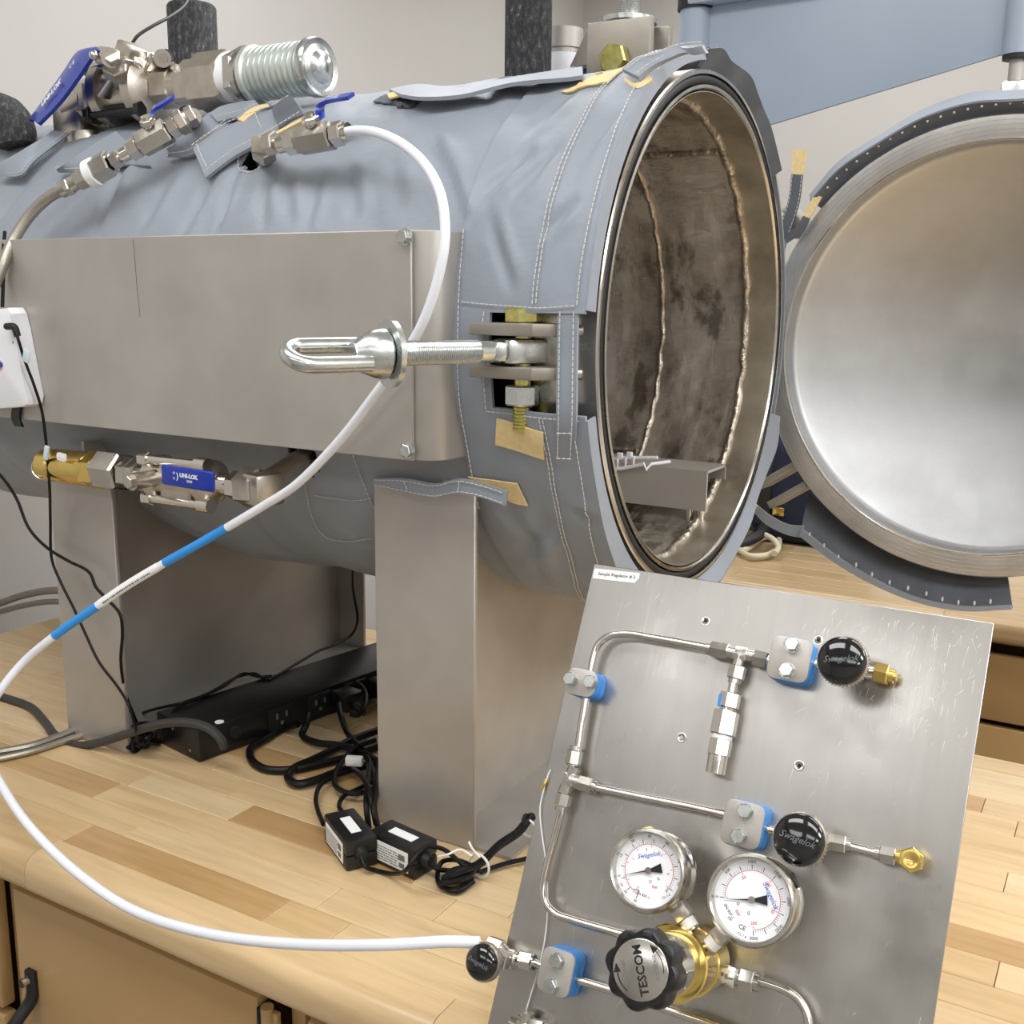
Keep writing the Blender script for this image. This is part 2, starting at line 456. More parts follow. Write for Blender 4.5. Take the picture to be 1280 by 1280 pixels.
for z0, z1 in ((0.665, 0.834), (0.49, 0.655), (0.31, 0.48), (0.13, 0.30)):
    d = MB().box((-1.342, DY + 0.006, (z0 + z1) / 2), (0.52, 0.018, z1 - z0), bev=0.003).build('drawer', 'tan', c1)
    MB().box((-1.342, DY - 0.006, z1 - 0.035), (0.12, 0.008, 0.02), bev=0.003).build('pull_slot', 'black', d)
c2 = cabinet('tan steel cabinet with a black pull handle on its wide door, below the worktop front', -1.0625, -0.628, DY, 1.44)
d = MB().box((-0.857, DY + 0.006, 0.485), (0.375, 0.018, 0.70), bev=0.004).build('door', 'tan', c2)
pull(-1.017, DY - 0.003, 0.712, d)
hg = MB(); hg.cyl((-0.658, DY - 0.002, 0.76), (-0.658, DY - 0.002, 0.83), 0.0065, n=12)
hg.box((-0.652, DY + 0.001, 0.795), (0.012, 0.006, 0.06), bev=0.001)
hg.build('hinge', 'tan', c2)
hs = MB().box((-0.6655, DY + 0.004, 0.80), (0.006, 0.02, 0.055), bev=0.001).build('hinge_slot', 'dark', c2)
c3 = cabinet('tan steel cabinet behind the tilted gauge board, right of the handled one', -0.627, 0.1, DY, 1.44)
d = MB().box((-0.2635, DY + 0.006, 0.485), (0.69, 0.018, 0.70), bev=0.004).build('door', 'tan', c3)
c4 = cabinet('tan steel cabinet of the far bench, seen beside the board corner', -0.75, 0.25, 2.2, 2.88)
for x0 in (-0.742, -0.248):
    MB().box((x0 + 0.245, 2.206, 0.40), (0.485, 0.018, 0.67 - 0.12), bev=0.003).build('door', 'tan', c4)
    MB().box((x0 + 0.245, 2.206, 0.755), (0.485, 0.018, 0.135), bev=0.003).build('drawer', 'tan', c4)

# ============================================================ pressure vessel
YC, ZC = 1.1793, 1.4541
def cy(X, th, r): return Vector((X, YC - r * math.cos(th), ZC + r * math.sin(th)))
V = thing('pressure_vessel', 'long horizontal stainless steel pressure vessel on two box legs, its round mouth open', 'pressure vessel', (-0.95, YC, 0.9))
axX = (1, 0, 0)
MB().lathe((-1.60, YC, ZC), axX, [(0, 0.12), (0.02, 0.2), (0.06, 0.25), (0.12, 0.27), (1.10, 0.27)], 72, cap1=False).build('shell', 'dark', V)
b = MB()
b.lathe((-1.56, YC, ZC), axX, [(0, 0.05), (0.01, 0.15), (0.05, 0.22), (0.11, 0.262), (1.085, 0.262)], 96, cap1=False)
b.build('bore', 'bore', V)
fl = MB().lathe((-0.505, YC, ZC), axX, [(0, 0.2685), (0, 0.283), (0.0675, 0.2845), (0.069, 0.283), (0.069, 0.2795), (0.062, 0.2792), (0.062, 0.2688), (0.069, 0.2686), (0.0695, 0.2655), (0.067, 0.2635), (0.03, 0.2625), (0.0, 0.2625)], 128, cap0=False, cap1=False)
FLg = fl.build('flange', 'steel', V)
MB().torus((-0.441, YC, ZC), axX, 0.2740, 0.0050, 128, 10).build('gasket', 'rubber', FLg)
MB().lathe((-0.4755, YC, ZC), axX, [(0, 0.2622), (0.0, 0.2612), (0.038, 0.2616), (0.038, 0.2624)], 128, cap0=False, cap1=False).build('heat_band', mat('bronze_heat_tint', (188, 180, 164), 0.42, 0.9, vary=0.35, nscale=14), FLg)
def bead(pts, r, amp, seed):
    P = []
    for i, p in enumerate(pts):
        n = noise.noise(Vector((i * 0.31, seed, 0.2))); P.append((Vector(p), r * (1 + amp * n)))
    return P
def weld(name, pts, r, closed=False):
    N = len(pts); b = MB(); rr = random.Random(len(pts))
    b.tube(pts, lambda t: r * (1 + 0.35 * noise.noise(Vector((t * N * 0.45, r * 900, 0)))), 8, closed, smooth=False)
    return b.build(name, 'weld', V, angle=60)
def circ(X, r, n, jit=0.0):
    return [cy(X + jit * noise.noise(Vector((k * 0.3, X * 9, 1))), 2 * math.pi * k / n, r) for k in range(n)]
weld('weld_bead', circ(-0.478, 0.2605, 260, 0.003), 0.0052, True)
weld('weld_bead', circ(-0.600, 0.2615, 260, 0.003), 0.0036, True)
weld('weld_bead', circ(-0.98, 0.2615, 160, 0.003), 0.0036, True)
weld('weld_bead', [(-0.598 + 0.002 * k, 1.1793 + 0.1405, 1.4541 + 0.221 + 0.0012 * noise.noise(Vector((k, 0, 0)))) for k in range(61)], 0.0046)
weld('weld_bead', [(-0.97 + 0.004 * k, 1.1793 + 0.20, 1.4541 - 0.168) for k in range(92)], 0.0032)
# inner channel rail
b = MB()
b.box((-0.83, 1.282, 1.257), (0.73, 0.0035, 0.052))
b.box((-0.83, 1.317, 1.2815), (0.73, 0.07, 0.0035))
b.box((-0.83, 1.350, 1.273), (0.73, 0.0035, 0.02))
rail = b.build('channel_rail', 'blast', V)
for x in (-0.475, -0.49, -0.75, -1.05):
    MB().cyl((x, 1.29, 1.205), (x, 1.29, 1.2335), 0.0045, n=10).build('rail_foot', 'shiny', rail)
# legs
def saddle(xa, xb, xw, yf, yr, ztop, ext):
    b = MB().box(((xa + xb) / 2, yf + 0.003, (0.9 + ztop) / 2), (xb - xa, 0.006, ztop - 0.9), bev=0.0012, seg=1)
    fr = b.build('leg_front_plate', 'blast', V)
    poly = [(yf + 0.006, 0.9045), (yr, 0.9045)]
    for k in range(25):
        th = math.radians(-32 - (116 * (24 - k) / 24))
        r = 0.2715
        y = YC - r * math.cos(th); z = ZC + r * math.sin(th)
        if yf + 0.006 < y < yr: poly.append((y, z))
    poly = [poly[0], poly[1], (yr, poly[2][1])] + poly[2:] + [(yf + 0.006, poly[-1][1])]
    m = Matrix(((0, 0, 1, xw), (1, 0, 0, 0), (0, 1, 0, 0), (0, 0, 0, 1)))
    MB().prism(poly, m, 0.005).build('leg_web', 'blast', V, angle=25)
    MB().box(((xa + xb) / 2, yr + 0.003, (0.9 + ztop) / 2), (xb - xa, 0.006, ztop - 0.9), bev=0.0012, seg=1).build('leg_rear_plate', 'blast', V)
    MB().box(((xa + xb) / 2 + ext / 2, (yf + yr) / 2, 0.9022), (xb - xa + ext, yr - yf - 0.008, 0.0044)).build('leg_base_plate', 'blast', V)
saddle(-0.709, -0.5785, -0.622, 0.912, 1.44, 1.300, 0.046)
saddle(-1.2215, -1.1015, -1.16, 0.886, 1.385, 1.285, 0.0)
# side cover
b = MB()
pr = [(-1.52, 0.975), (-1.52, 0.852)]
for k in range(8):
    a = -math.pi / 2 + math.pi / 2 * k / 7
    pr.append((-0.608 + 0.024 * math.cos(a), 0.876 + 0.024 * math.sin(a)))
pr.append((-0.584, 0.965))
sc_ = b.prism(pr, Matrix.Translation((0, 0, 1.339)), 0.219, bev=0.001).build('side_cover', 'blast', V, angle=40)
fp = MB().box((-1.066, 0.8496, 1.4485), (0.912, 0.004, 0.2195), bev=0.0008, seg=1).build('cover_plate', 'blast', sc_)
for p in [(-0.6166, 0.846, 1.5518), (-0.615, 0.846, 1.349)]:
    q = MB()
    q.cyl((p[0], 0.8478, p[2]), (p[0], 0.8462, p[2]), 0.0082, n=20)
    q.hexn((p[0], 0.8464, p[2]), (p[0], 0.8402, p[2]), 0.0068, ph=0.3)
    q.build('cover_bolt', 'zinc', sc_)
MB().tube([(-0.99, 0.8475, 1.555), (-0.988, 0.8475, 1.50), (-0.986, 0.8475, 1.47)], 0.0002, 4).build('scribe_mark', 'dark', fp)

# hinge lug for the swing bolt on the near side
for z in (1.4277, 1.4676):
    m = Matrix.Translation((0, 0, z - 0.0055)); lug = MB()
    lug.prism([(-0.554, 0.862), (-0.486, 0.862), (-0.462, 0.884), (-0.462, 0.915), (-0.554, 0.915)], m, 0.0115, bev=0.0012)
    lugo = lug.build('bolt_lug', 'lug', V, angle=30)
for z in (1.4676, 1.4277):
    MB().cyl((-0.4612, 0.895, z), (-0.453, 0.9, z), 0.006, n=12, ch=0.001).build('weld_dot', 'castb', lugo)
MB().box((-0.50, 0.935, 1.447), (0.075, 0.05, 0.05)).build('lug_block', 'dark', V)
PX, PY = -0.5105, 0.888
q = MB(); q.hexn((PX, PY, 1.4735), (PX, PY, 1.4875), 0.0175, ph=0.25); q.cyl((PX, PY, 1.372), (PX, PY, 1.4735), 0.0082, n=20)
for k in range(9): q.torus((PX, PY, 1.374 + k * 0.0033), (0, 0, 1), 0.0082, 0.0011, 18, 5)
pin = q.build('lug_pin', 'yzinc', lugo)
q = MB().hexn((PX, PY, 1.396), (PX, PY, 1.4155), 0.0165, ph=0.25); q.build('lug_nut', 'zinc', lugo)

# top lug
for y in (1.153, 1.103):
    tl = MB()
    m = Matrix(((1, 0, 0, 0), (0, 0, 1, y), (0, 1, 0, 0), (0, 0, 0, 1)))
    tl.prism([(-0.5595, 1.715), (-0.5595, 1.786), (-0.486, 1.786), (-0.486, 1.715)], m, 0.012, bev=0.0012)
    tlo = tl.build('bolt_lug', 'lug', V, angle=30)
TX, TZ = -0.522, 1.7445
q = MB(); q.hexn((TX, 1.103, TZ), (TX, 1.087, TZ), 0.0165, ph=0.3); q.cyl((TX, 1.103, TZ), (TX, 1.175, TZ), 0.008, n=16)
q.build('lug_pin', 'yzinc', tlo)

# ============================================================ insulation jacket
def sstep(a, b, x):
    t = min(1.0, max(0.0, (x - a) / (b - a))); return t * t * (3 - 2 * t)
CREASES = []
def crease(pts, depth, wid, ridge=0.6):
    CREASES.append(([Vector((p[0], p[1] * 0.3)) for p in pts], depth, wid, ridge))
for pts, d_, w_ in (
    ([(-0.8693, 0.66), (-0.865, 0.55), (-0.846, 0.38)], 0.006, 0.011), ([(-0.7706, 0.66), (-0.745, 0.56), (-0.73, 0.44)], 0.005, 0.011),
    ([(-0.675, 0.78), (-0.6612, 0.7237), (-0.6232, 0.5721), (-0.588, 0.40)], 0.0085, 0.012), ([(-0.7115, 0.66), (-0.668, 0.47)], 0.004, 0.013),
    ([(-0.5559, 0.40), (-0.5188, 0.17)], 0.006, 0.010), ([(-0.49, 0.33), (-0.466, 0.43)], 0.005, 0.009), ([(-0.5741, 0.47), (-0.535, 0.62)], 0.006, 0.013),
    ([(-1.115, 0.80), (-1.1313, 0.70), (-1.128, 0.40)], 0.009, 0.016), ([(-1.18, 0.62), (-1.2457, 0.38)], 0.007, 0.016), ([(-0.96, 0.62), (-0.98, 0.36)], 0.006, 0.012),
    ([(-0.925, 0.68), (-0.921, 0.38)], 0.006, 0.010), ([(-0.5033, 0.62), (-0.531, 0.47)], 0.006, 0.012), ([(-0.7961, 0.62), (-0.79, 0.37)], 0.004, 0.011),
    ([(-0.842, 0.62), (-0.809, 0.40)], 0.004, 0.010), ([(-1.03, 0.66), (-1.05, 0.38)], 0.006, 0.014), ([(-1.31, 0.66), (-1.34, 0.4)], 0.006, 0.014),
    ([(-0.50, -0.62), (-0.56, -0.85)], 0.006, 0.014), ([(-0.47, -0.55), (-0.445, -0.57)], 0.004, 0.008), ([(-0.55, -0.55), (-0.53, -0.75), (-0.55, -1.0)], 0.005, 0.014),
    ([(-0.70, -0.9), (-0.76, -1.15), (-0.75, -1.4)], 0.007, 0.018), ([(-0.95, -0.75), (-0.93, -1.1)], 0.007, 0.02), ([(-1.13, -0.7), (-1.05, -1.1)], 0.008, 0.02),
    ([(-0.55, 0.75), (-0.52, 0.95)], 0.004, 0.014), ([(-0.62, 0.95), (-0.66, 1.15)], 0.005, 0.016), ([(-0.47, 0.55), (-0.45, 0.75)], 0.003, 0.008)):
    crease(pts, d_, w_)
def seg_d(p, a, b):
    ab = b - a; t = max(0, min(1, (p - a).dot(ab) / ab.length_squared)); q = a + ab * t
    return (p - q), t
def jr(X, th):
    s = math.sin(th)
    r = 0.2935 + 0.010 * sstep(-0.60, -0.45, X)
    bot = sstep(0.35, 0.97, -s)
    r += bot * (0.034 * sstep(-1.32, -1.08, X) * (1 - 0.6 * sstep(-0.78, -0.58, X)) + 0.004)
    damp = 1 - 0.75 * sstep(-0.478, -0.445, X)
    v = Vector((X * 7.0, th * 1.25, 2.3))
    r += damp * 0.0072 * noise.noise(v)
    v = Vector((X * 17.0, th * 3.2, 7.1))
    r += damp * 0.0046 * noise.noise(v)
    v = Vector((X * 38.0 + th * 6, th * 7.0, 1.1))
    r += damp * 0.0012 * noise.noise(v)
    p = Vector((X, th * 0.3))
    for pts, dep, wd, rg in CREASES:
        if abs(p.x - pts[0].x) > 0.16: continue
        best = None
        for i in range(len(pts) - 1):
            dv, t = seg_d(p, pts[i], pts[i + 1])
            L = dv.length
            if best is None or L < best[0]: best = (L, dv.x, (i + t) / (len(pts) - 1))
        if best[0] < wd * 3:
            tap = math.sin(math.pi * min(1, max(0, 0.06 + 0.88 * best[2]))) ** 0.8
            u = best[0] / wd
            r -= dep * tap * math.exp(-u * u * 2.2)
            if best[1] > 0: r += dep * rg * tap * math.exp(-((u - 1.1) ** 2) * 2.0)
    return r
def surf(X, th, e=0.0): return cy(X, th, jr(X, th) + e)

def thicken(bm, th):
    bm.normal_update(); bm.verts.ensure_lookup_table(); bm.faces.ensure_lookup_table()
    fs = bm.faces[:]; bd = [e for e in bm.edges if len(e.link_faces) == 1]
    low = {v: bm.verts.new(v.co - v.normal * th) for v in bm.verts[:]}
    for f in fs: bm.faces.new([low[v] for v in reversed(f.verts)])
    for e in bd:
        a, b_ = e.verts; bm.faces.new((b_, a, low[a], low[b_]))
def jacket_mesh(name, xs, ths, keep, parent, mname='jacket', th_k=0.004, rfun=None):
    bm = bmesh.new(); g = []
    closed = abs(ths[-1] - ths[0]) > 2 * math.pi - 1e-3
    if closed: ths = ths[:-1]
    for X in xs:
        g.append([bm.verts.new(surf(X, t) if rfun is None else rfun(X, t)) for t in ths])
    nt = len(ths)
    for i in range(len(xs) - 1):
        for j in range(nt if closed else nt - 1):
            j2 = (j + 1) % nt
            xm = (xs[i] + xs[i + 1]) / 2; tm = ths[j] + 0.5 * (ths[1] - ths[0])
            if keep(xm, tm): bm.faces.new((g[i][j], g[i + 1][j], g[i + 1][j2], g[i][j2]))
    for v in [v for v in bm.verts if not v.link_faces]: bm.verts.remove(v)
    bmesh.ops.recalc_face_normals(bm, faces=bm.faces[:])
    n0 = bm.faces[0].normal; c0 = bm.faces[0].calc_center_median()
    if n0.dot(Vector((0, c0.y - YC, c0.z - ZC))) < 0: bmesh.ops.reverse_faces(bm, faces=bm.faces[:])
    thicken(bm, th_k)
    m = MB(); m.bm.free(); m.bm = bm
    return m.build(name, mname, parent, angle=50)
def lnsp(a, b, n): return [a + (b - a) * k / (n - 1) for k in range(n)]
def in_ell(x, t, x0, t0, rx, rt): return ((x - x0) / rx) ** 2 + ((t - t0) / rt) ** 2 < 1

JK = thing('insulation_jacket', 'grey coated fabric insulation jacket wrapped around the long steel pressure vessel', 'insulation jacket', (-0.95, YC, 1.75))
HOLES = ((-0.906, 0.742, 0.022, 0.085), (-1.015, 0.93, 0.03, 0.12), (-1.30, 1.13, 0.05, 0.14), (-0.815, -0.50, 0.022, 0.07), (-0.64, 1.33, 0.028, 0.11), (-1.29, 1.33, 0.028, 0.11))
def keep_main(x, t):
    return not any(in_ell(x, t, *h) for h in HOLES)
jacket_mesh('jacket_body', lnsp(-1.585, -0.575, 190), lnsp(-math.pi, math.pi, 221), keep_main, JK)
def keep_col(x, t):
    if x > -0.5435 and -0.215 < t < 0.103: return False
    if x > -0.5435 + 0.055 and 1.30 < t < 1.62: return False
    if -0.572 < x < -0.482 and 1.075 < t < 1.62: return False
    return True
jacket_mesh('collar', lnsp(-0.584, -0.4385, 46), lnsp(-math.pi, math.pi, 331), keep_col, JK, rfun=lambda X, t: surf(X, t, 0.0042))
MB().lathe((-1.585, YC, ZC), axX, [(-0.03, 0.1), (-0.03, 0.26), (0.0, 0.291)], 64, cap1=False).build('end_cap', 'jacket', JK)

def dashes(b, P, step=0.0056, fill=0.74, r=0.00055):
    L = 0; segs = []
    for i in range(len(P) - 1):
        d = (P[i + 1] - P[i]).length; k = L
        segs.append((L, L + d, P[i], P[i + 1])); L += d
    def at(s):
        for a, c, p, q in segs:
            if s <= c: return p + (q - p) * ((s - a) / max(1e-9, c - a))
        return segs[-1][3]
    s = 0.001
    while s + step * fill < L:
        b.tube([at(s), at(s + step * fill)], r, 5, smooth=False); s += step
def seam(paths, e=0.006, parent=None, name='stitching'):
    b = MB()
    for pts in paths:
        Q = spline([Vector((p[0], p[1] * 0.3, 0)) for p in pts], 14)
        dashes(b, [surf(q.x, q.y / 0.3, e) for q in Q])
    o = b.build(name, 'thread', parent or JK); o['kind'] = 'stuff'; return o
A_ = [(-0.4558, 1.1932), (-0.4739, 1.0051), (-0.4809, 0.9012), (-0.483, 0.7187), (-0.4856, 0.5299), (-0.4883, 0.3427), (-0.4892, 0.1108)]
seam([A_, [(x - 0.0042, t) for x, t in A_]], 0.0062)
seam([[(-0.4464, 1.02), (-0.4462, 0.8962), (-0.444, 0.6723), (-0.4445, 0.4412), (-0.446, 0.2427), (-0.446, 0.1131)]], 0.0062)
C_ = [(-0.4827, -0.2225), (-0.4807, -0.316), (-0.482, -0.4592), (-0.4838, -0.628), (-0.4921, -0.8604), (-0.5155, -1.144)]
seam([C_, [(x - 0.004, t) for x, t in C_]], 0.0062)
seam([[(-0.4522, -0.2224), (-0.4500, -0.3127), (-0.4505, -0.5188), (-0.4539, -0.7044), (-0.4587, -0.8823), (-0.465, -1.1)]], 0.0062)
seam([[(-0.576, 0.127), (-0.545, 0.119), (-0.5166, 0.1142), (-0.4824, 0.1094), (-0.4457, 0.1177)]], 0.0062)
seam([[(-0.581, 0.36), (-0.579, 0.24), (-0.578, 0.12), (-0.578, -0.1), (-0.579, -0.35), (-0.582, -0.60)], [(-0.5475, 0.10), (-0.549, 0.05), (-0.549, -0.1), (-0.549, -0.22)], [(-0.5495, -0.221), (-0.52, -0.222), (-0.48, -0.221), (-0.443, -0.221)]], 0.0062)
seam([[(-0.8174, -0.42), (-0.822, -0.62), (-0.8256, -0.8378), (-0.7418, -0.8)], [(-0.7378, -0.4045), (-0.7234, -0.6637), (-0.7208, -0.78)], [(-0.8121, -0.6417), (-0.76, -0.63), (-0.7208, -0.6104)]], 0.0022)
def ring_seam(h, parent):
    x0, t0, rx, rt = h
    seam([[(x0 + (rx + 0.004) * math.cos(a), t0 + (rt + 0.013) * math.sin(a)) for a in lnsp(0, 2 * math.pi, 20)]], 0.002, parent)
ring_seam(HOLES[0], JK)

def patch(c, m, name, e0, th, parent, nu=10, nv=8, jag=0.0):
    """fabric patch over the jacket: four corners in (X, theta), e0 above its surface"""
    bm = bmesh.new(); g = []
    for i in range(nu + 1):
        u = i / nu; row = []
        for j in range(nv + 1):
            v = j / nv
            X = (c[0][0] * (1 - u) + c[1][0] * u) * (1 - v) + (c[3][0] * (1 - u) + c[2][0] * u) * v
            t = (c[0][1] * (1 - u) + c[1][1] * u) * (1 - v) + (c[3][1] * (1 - u) + c[2][1] * u) * v
            t += jag * noise.noise(Vector((i * 0.9, j * 0.7, e0 * 900)))
            row.append(bm.verts.new(surf(X, t, e0 + th)))
        g.append(row)
    for i in range(nu):
        for j in range(nv): bm.faces.new((g[i][j], g[i + 1][j], g[i + 1][j + 1], g[i][j + 1]))
    bmesh.ops.recalc_face_normals(bm, faces=bm.faces[:])
    f = bm.faces[0]; cc = f.calc_center_median()
    if f.normal.dot(Vector((0, cc.y - YC, cc.z - ZC))) < 0: bmesh.ops.reverse_faces(bm, faces=bm.faces[:])
    thicken(bm, th)
    mb = MB(); mb.bm.free(); mb.bm = bm
    return mb.build(name, m, parent, angle=50)
def loft(A, B, th, m, name, parent, per=6, nv=5, bulge=0.0, build=True, **kw):
    P = spline(A, per); Q = spline(B, per)
    n = min(len(P), len(Q)); bm = bmesh.new(); g = []
    for i in range(n):
        a, b_ = P[min(i, len(P) - 1)], Q[min(i, len(Q) - 1)]
        g.append([bm.verts.new(a + (b_ - a) * (j / nv) + Vector((0, -0.3, 1)) * (bulge * math.sin(math.pi * j / nv))) for j in range(nv + 1)])
    for i in range(n - 1):
        for j in range(nv): bm.faces.new((g[i][j], g[i + 1][j], g[i + 1][j + 1], g[i][j + 1]))
    bmesh.ops.recalc_face_normals(bm, faces=bm.faces[:])
    thicken(bm, th)
    mb = MB(); mb.bm.free(); mb.bm = bm
    return mb.build(name, m, parent, angle=50, **kw)
def edge_dash(A, parent, off=(0, -0.001, 0.001), inset=None, f=0.08, name='stitching'):
    b = MB()
    P = spline(A, 8)
    if inset: Q = spline(inset, 8); P = [p + (q - p) * f for p, q in zip(P, Q)]
    dashes(b, [p + Vector(off) for p in P])
    o = b.build(name, 'thread', parent); o['kind'] = 'stuff'; return o

patch([(-0.5372, -0.2411), (-0.4836, -0.2677), (-0.4882, -0.3645), (-0.5428, -0.3329)], 'felt', 'hook_patch', 0.005, 0.002, JK)['label'] = 'tan hook-and-loop patch below the bolt window'
patch([(-0.585, -0.468), (-0.5263, -0.4697), (-0.5200, -0.555), (-0.54, -0.5452)], 'felt', 'hook_patch', 0.006, 0.002, JK)
patch([(-0.535, 0.935), (-0.50, 1.0), (-0.4724, 1.02), (-0.4805, 0.93)], 'felt', 'hook_patch', 0.005, 0.002, JK, jag=0.012)
# bridging strap beside the mouth
sA = [(-0.4661, 0.876, 1.4859), (-0.4661, 0.876, 1.4485), (-0.4656, 0.876, 1.3899), (-0.4772, 0.898, 1.3426)]; sB = [(-0.4457, 0.876, 1.4863), (-0.4456, 0.876, 1.4493), (-0.4449, 0.876, 1.3912), (-0.4575, 0.898, 1.3436)]
st = loft(sA, sB, 0.003, 'jacket', 'window_strap', JK)
edge_dash(sA, st, (0, -0.0048, 0), sB, 0.16); edge_dash(sB, st, (0, -0.0048, 0), sA, 0.16)
edge_dash([(-0.4644, 0.876, 1.3743), (-0.4453, 0.876, 1.3757)], st, (0, -0.0052, 0)); edge_dash([(-0.4687, 0.885, 1.3496), (-0.4509, 0.885, 1.3504)], st, (0, -0.006, 0))
# lower strap across the leg top
sA = [(-0.6906, 0.893, 1.3073), (-0.649, 0.893, 1.3113), (-0.6138, 0.893, 1.3097), (-0.5825, 0.89, 1.3181), (-0.5541, 0.89, 1.316), (-0.5255, 0.89, 1.3109)]; sB = [(-0.6908, 0.893, 1.3004), (-0.6491, 0.893, 1.2961), (-0.6138, 0.893, 1.2947), (-0.5825, 0.89, 1.3026), (-0.554, 0.89, 1.3015), (-0.5281, 0.89, 1.2962)]
st = loft(sA, sB, 0.003, 'jacket', 'lower_strap', JK)
edge_dash(sA, st, (0, -0.0045, 0), sB, 0.15); edge_dash(sB, st, (0, -0.0045, 0), sA, 0.15)
edge_dash([(-0.581, 0.8905, 1.3165), (-0.5829, 0.8905, 1.3033)], st, (0, -0.0045, 0)); edge_dash([(-0.6506, 0.891, 1.3106), (-0.6446, 0.891, 1.2994)], st, (0, -0.0045, 0))
# rumpled flaps between the valves on top
def flap(A, Bq, name='top_flap', m='jacket', seams=(), th=0.004, parent=None, **kw):
    o = loft(A, Bq, th, m, name, parent or JK, **kw)
    for P, Q, f in seams: edge_dash(P, o, (0, -0.0035, 0.004), Q, f)
    return o
sA = [(-0.9957, 0.9473, 1.6642), (-0.9794, 0.9642, 1.6815), (-0.9528, 0.9823, 1.6974), (-0.9171, 0.9985, 1.7096), (-0.9077, 1.0245, 1.7261)]; sB = [(-0.9615, 0.9324, 1.628), (-0.9317, 0.9455, 1.65), (-0.9054, 0.9549, 1.6636), (-0.8776, 0.9675, 1.6791), (-0.8528, 0.9832, 1.6968)]
fl = flap(sA, sB, seams=((sA, sB, 0.05), (sB, sA, 0.05)))
edge_dash([(-0.9869, 0.9477, 1.6647), (-0.9659, 0.9342, 1.6487), (-0.9442, 0.922, 1.6324)], fl, (0, -0.003, 0.004)); edge_dash([(-0.9361, 0.9917, 1.7046), (-0.9146, 0.9737, 1.6901), (-0.894, 0.959, 1.6764)], fl, (0, -0.003, 0.004))
flap([(-0.8892, 0.9535, 1.6694), (-0.8702, 0.9661, 1.6819), (-0.8503, 0.9817, 1.6955)], [(-0.8943, 0.9601, 1.6662), (-0.8742, 0.9729, 1.6787), (-0.8571, 0.9907, 1.6938)], 'hook_patch', 'felt', parent=fl, th=0.003)
flap([(-0.9048, 0.9851, 1.7059), (-0.9086, 1.006, 1.7207), (-0.9008, 1.0141, 1.7258)], [(-0.8766, 0.9638, 1.6811), (-0.8689, 0.9743, 1.6906), (-0.8536, 0.9814, 1.6966)], 'fold_shaded_side', 'darkfab', parent=fl, th=0.003)  # dark fabric colour stands in for shade on the flap's fold
sA = [(-1.0355, 0.9483, 1.6638), (-1.0349, 0.969, 1.6846), (-1.0284, 0.9922, 1.7038), (-1.0286, 1.0088, 1.7154)]; sB = [(-1.0483, 0.9556, 1.657), (-1.0079, 0.9572, 1.6588), (-0.9942, 0.9784, 1.6796), (-0.9885, 1.0055, 1.7011)]
flap(sA, sB, seams=((sB, sA, 0.06),))
sA = [(-1.0212, 1.0015, 1.7129), (-1.0176, 1.0157, 1.7221), (-0.9922, 1.0241, 1.727), (-0.9686, 1.0242, 1.7271)]; sB = [(-1.0013, 0.9944, 1.7004), (-0.9856, 0.9987, 1.7036), (-0.9632, 1.004, 1.7074), (-0.9557, 1.0211, 1.7184)]
flap(sA, sB, seams=((sB, sA, 0.08),))
flap([(-0.9543, 0.98, 1.698), (-0.9534, 0.9941, 1.7089), (-0.9451, 1.0044, 1.7161), (-0.9297, 1.0057, 1.7169)], [(-0.9445, 0.9789, 1.6946), (-0.9416, 0.9909, 1.704), (-0.9385, 1.0013, 1.7116), (-0.9278, 1.0049, 1.714)], 'hook_patch', 'felt', th=0.002)
sA = [(-1.2294, 0.9361, 1.6495), (-1.208, 0.9509, 1.6666), (-1.1867, 0.9721, 1.6874), (-1.1722, 0.986, 1.699)]; sB = [(-1.2398, 0.9484, 1.6472), (-1.1822, 0.947, 1.6455), (-1.129, 0.9527, 1.6523), (-1.0724, 0.9493, 1.6483)]
flap(sA, sB, seams=((sB, sA, 0.07),))
sA = [(-1.363, 0.9455, 1.6607), (-1.3368, 0.9569, 1.6729), (-1.3187, 0.9756, 1.6905), (-1.3124, 0.9984, 1.7083)]; sB = [(-1.3553, 0.9484, 1.6472), (-1.3102, 0.9476, 1.6462), (-1.3111, 0.9615, 1.6619), (-1.2982, 1.0152, 1.7064)]
flap(sA, sB, seams=((sB, sA, 0.07),))
# long lifted fold near the top, and the ragged slit before it
sA = [(-0.7891, 1.0548, 1.7303), (-0.7577, 1.0646, 1.7346), (-0.6709, 1.0319, 1.7188), (-0.6216, 1.0504, 1.7283), (-0.5645, 1.0614, 1.7332), (-0.544, 1.0636, 1.7341)]; sB = [(-0.7436, 1.0173, 1.7149), (-0.6987, 0.9934, 1.7053), (-0.6471, 0.9907, 1.7033), (-0.5941, 1.004, 1.7128), (-0.5333, 1.003, 1.7121), (-0.5133, 1.004, 1.7128)]
flap(sA, sB, 'top_fold')
flap([(-0.7778, 1.0366, 1.7214), (-0.7669, 1.0463, 1.7264), (-0.7448, 1.0388, 1.7225)], [(-0.7685, 1.0271, 1.715), (-0.7531, 1.0303, 1.7168), (-0.7387, 1.0317, 1.7176)], 'hook_patch', 'felt', th=0.002)
patch([(-0.80, 1.08), (-0.735, 1.00), (-0.728, 1.055), (-0.795, 1.15)], 'darkfab', 'torn_slit', 0.001, 0.002, JK, jag=0.03)
